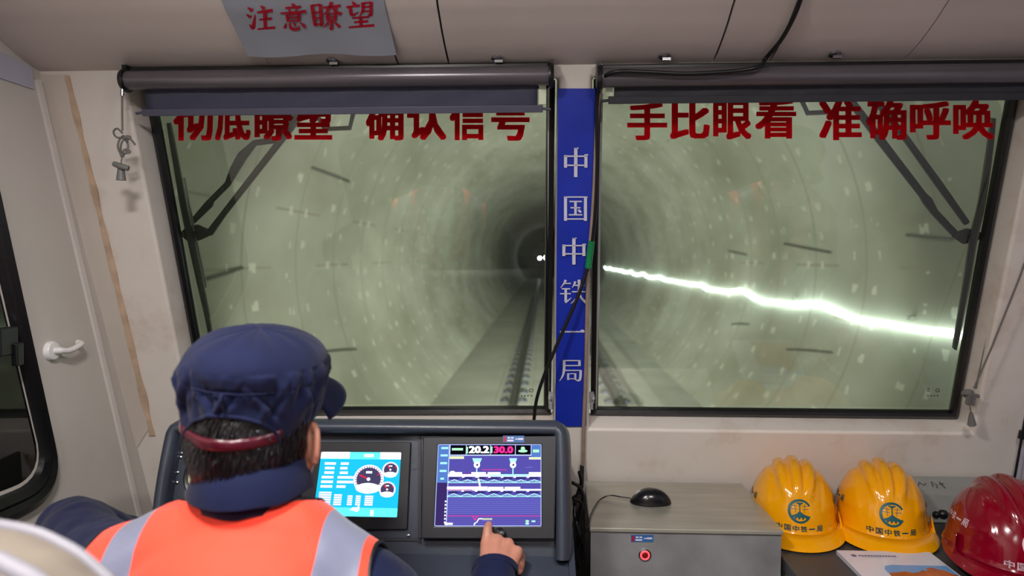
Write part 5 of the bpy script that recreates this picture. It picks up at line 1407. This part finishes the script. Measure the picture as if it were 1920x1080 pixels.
def hand_left(b):
    w0 = WLp; dirv = (WLp-ELp).normalized(); up = Vector((0, .25, 1)).normalized(); sd = dirv.cross(up).normalized(); up = sd.cross(dirv)
    b.tube([w0-dirv*.03, w0, w0+dirv*.03], [.028, .027, .029], 16)
    for k in range(4):
        L = (.92, 1, .94, .78)[k]; m = w0+dirv*(.082*(.96+.04*L))-sd*((k-1.5)*.020)*-1+up*.004
        b.cone(w0+sd*((k-1.5)*.009), m, .017, .0122, 12)
        p1 = m+dirv*.032*L-up*.014; p2 = p1+dirv*.012-up*.022*L; p3 = p2-dirv*.012-up*.012
        b.cone(m, p1, .0105, .0095, 12); b.cone(p1, p2, .0094, .0086, 12); b.cone(p2, p3, .0086, .0076, 12)
    b.ball(w0+dirv*.05-up*.008, (.03, .036, .018), 14)
    t0 = w0+sd*.022+dirv*.02-up*.008; t1 = t0+sd*.016+dirv*.03-up*.008; t2 = t1+dirv*.028-up*.008
    b.cone(t0, t1, .0145, .012, 12); b.cone(t1, t2, .0115, .009, 12)
def hands_driver(b): hand_right(b); hand_left(b)
person('person in navy cap and orange vest driving, pointing at the right monitor', 0, 0, dict(EL=ELp, WL=WLp, ER=ERp, WR=WRp, yaw=rad(-7), pitch=rad(-3), roll=rad(7), hands=hands_driver))
# second crew member, beside the driver and out of the picture: mirrored in the right pane
def hand_rest(b, E0, w0, s):
    dv = (w0-E0); dv.z *= .35; dv.normalize(); sd = Vector((dv.y, -dv.x, 0))*s; up = Vector((0, 0, 1))
    b.tube([w0-(w0-E0).normalized()*.03, w0, w0+dv*.03], [.028, .026, .028], 14); b.ball(w0+dv*.055, (.036, .042, .018), 14)
    for k in range(4):
        L = (.92, 1, .94, .78)[k]; m = w0+dv*(.078+.012*L)+sd*((1.5-k)*-.019); b.cone(w0+sd*((1.5-k)*-.008), m, .016, .012, 12)
        p1 = m+dv*.036*L-up*.004; p2 = p1+dv*.022*L-up*.012; b.cone(m, p1, .0102, .0092, 12); b.cone(p1, p2, .009, .0076, 12)
    t0 = w0-sd*-.022+dv*.02; t1 = t0+sd*.018+dv*.03-up*.004; b.cone(t0, t1, .0135, .011, 12); b.cone(t1, t1+dv*.026-up*.004, .0105, .0085, 12)
E2L, W2L, E2R, W2R = W(-.655, .93, -.72), W(-.54, 1.08, -.825), W(-.165, .93, -.72), W(-.28, 1.08, -.825)
def hands2(b): hand_rest(b, E2L, W2L, 1); hand_rest(b, E2R, W2R, -1)
person('person in orange vest seated at the right, seen only mirrored in the right windscreen', 1.34, -.04, dict(EL=E2L, WL=W2L, ER=E2R, WR=W2R, yaw=rad(6), pitch=rad(4), roll=0, hands=hands2))
# throttle lever held by the left hand
lv = thing('control_lever', 'black control lever held by the left hand of the driver', 'lever', WLp+Vector((.0, .07, -.12)))
b = MB(); c = WLp+(WLp-ELp).normalized()*.085+Vector((0, 0, -.038)); b.ball(c, .017, 14); b.build('knob', 'blackplastic', lv)
b = MB(); b.tube([c, c+Vector((.0, .03, -.06))], .006, 8); b.build('shaft', 'chrome', lv)

# ---- driver seat
st = thing('driver_chair', 'beige fabric seat back with grey piping, blurred in the lower left corner', 'chair', (-.60, .62, 0))
oc = []
xr_, zt_ = -.378, ZC-.240
cx_ = -.635
pts = [(xr_-.012, .50), (xr_, .80), (xr_-.001, 1.10), (xr_-.010, ZC-.310), (xr_-.030, ZC-.284), (xr_-.062, ZC-.263), (xr_-.115, ZC-.247), (cx_, zt_+.004)]
oc = [Vector((x, z, 0)) for x, z in pts]; oc += [Vector((2*cx_-p.x, p.y, 0)) for p in oc[-2::-1]]
oc = spline(oc, 5)
def sb(p, y, k=1.0):
    return Vector((cx_+(p.x-cx_)*k, y+(1.1-p.y)*.06*-1+.0, .5+(p.y-.5)*(1-(1-k)*.35)))
b = MB(); rows = []
for y, k in ((.635, .90), (.640, .96), (.63, .985), (.60, 1.0), (.57, .99), (.552, .96), (.548, .88)): rows.append([sb(p, y-.03, k) for p in oc])
b.grid(rows); 
for rr in (rows[0], rows[-1]):
    n_ = len(rr); b.grid([[rr[i].lerp((rr[i]+rr[n_-1-i])/2, k/8)+Vector((0, (.012 if rr is rows[0] else -.012)*math.sin(k/8*PI/2), 0)) for i in range(n_)] for k in range(9)])
b.build('backrest', 'seatcloth', st)
b = MB(); b.tube([sb(p, .545, .985) for p in oc], .0095, 10); b.tube([sb(p, .60, .985) for p in oc], .006, 10); b.build('piping', 'piping', st)
b = MB(); b.tube([sb(p, .512, .80) for p in oc[4:-4]], .003, 6); b.build('seam', 'seatcloth', st)
b = MB(); b.box((-.52, .86, .45), (.50, .46, .09)); b.build('seat_cushion', 'seatcloth', st, bevel=.03, bseg=4)
b = MB(); b.tube([Vector((-.52, .85, .003)), Vector((-.52, .85, .40))], [.05, .05], 18); b.lathe([(0, .003), (.2, .003), (.19, .03), (0, .05)], (-.52, .85, 0), (0, 0, 1), 28); b.build('pedestal', 'blackplastic', st)

st2 = copy_tree(st); st2.location.x += 1.475; st2.location.y -= .04; st2['label'] = 'beige fabric seat at the right side of the cab, outside the picture'
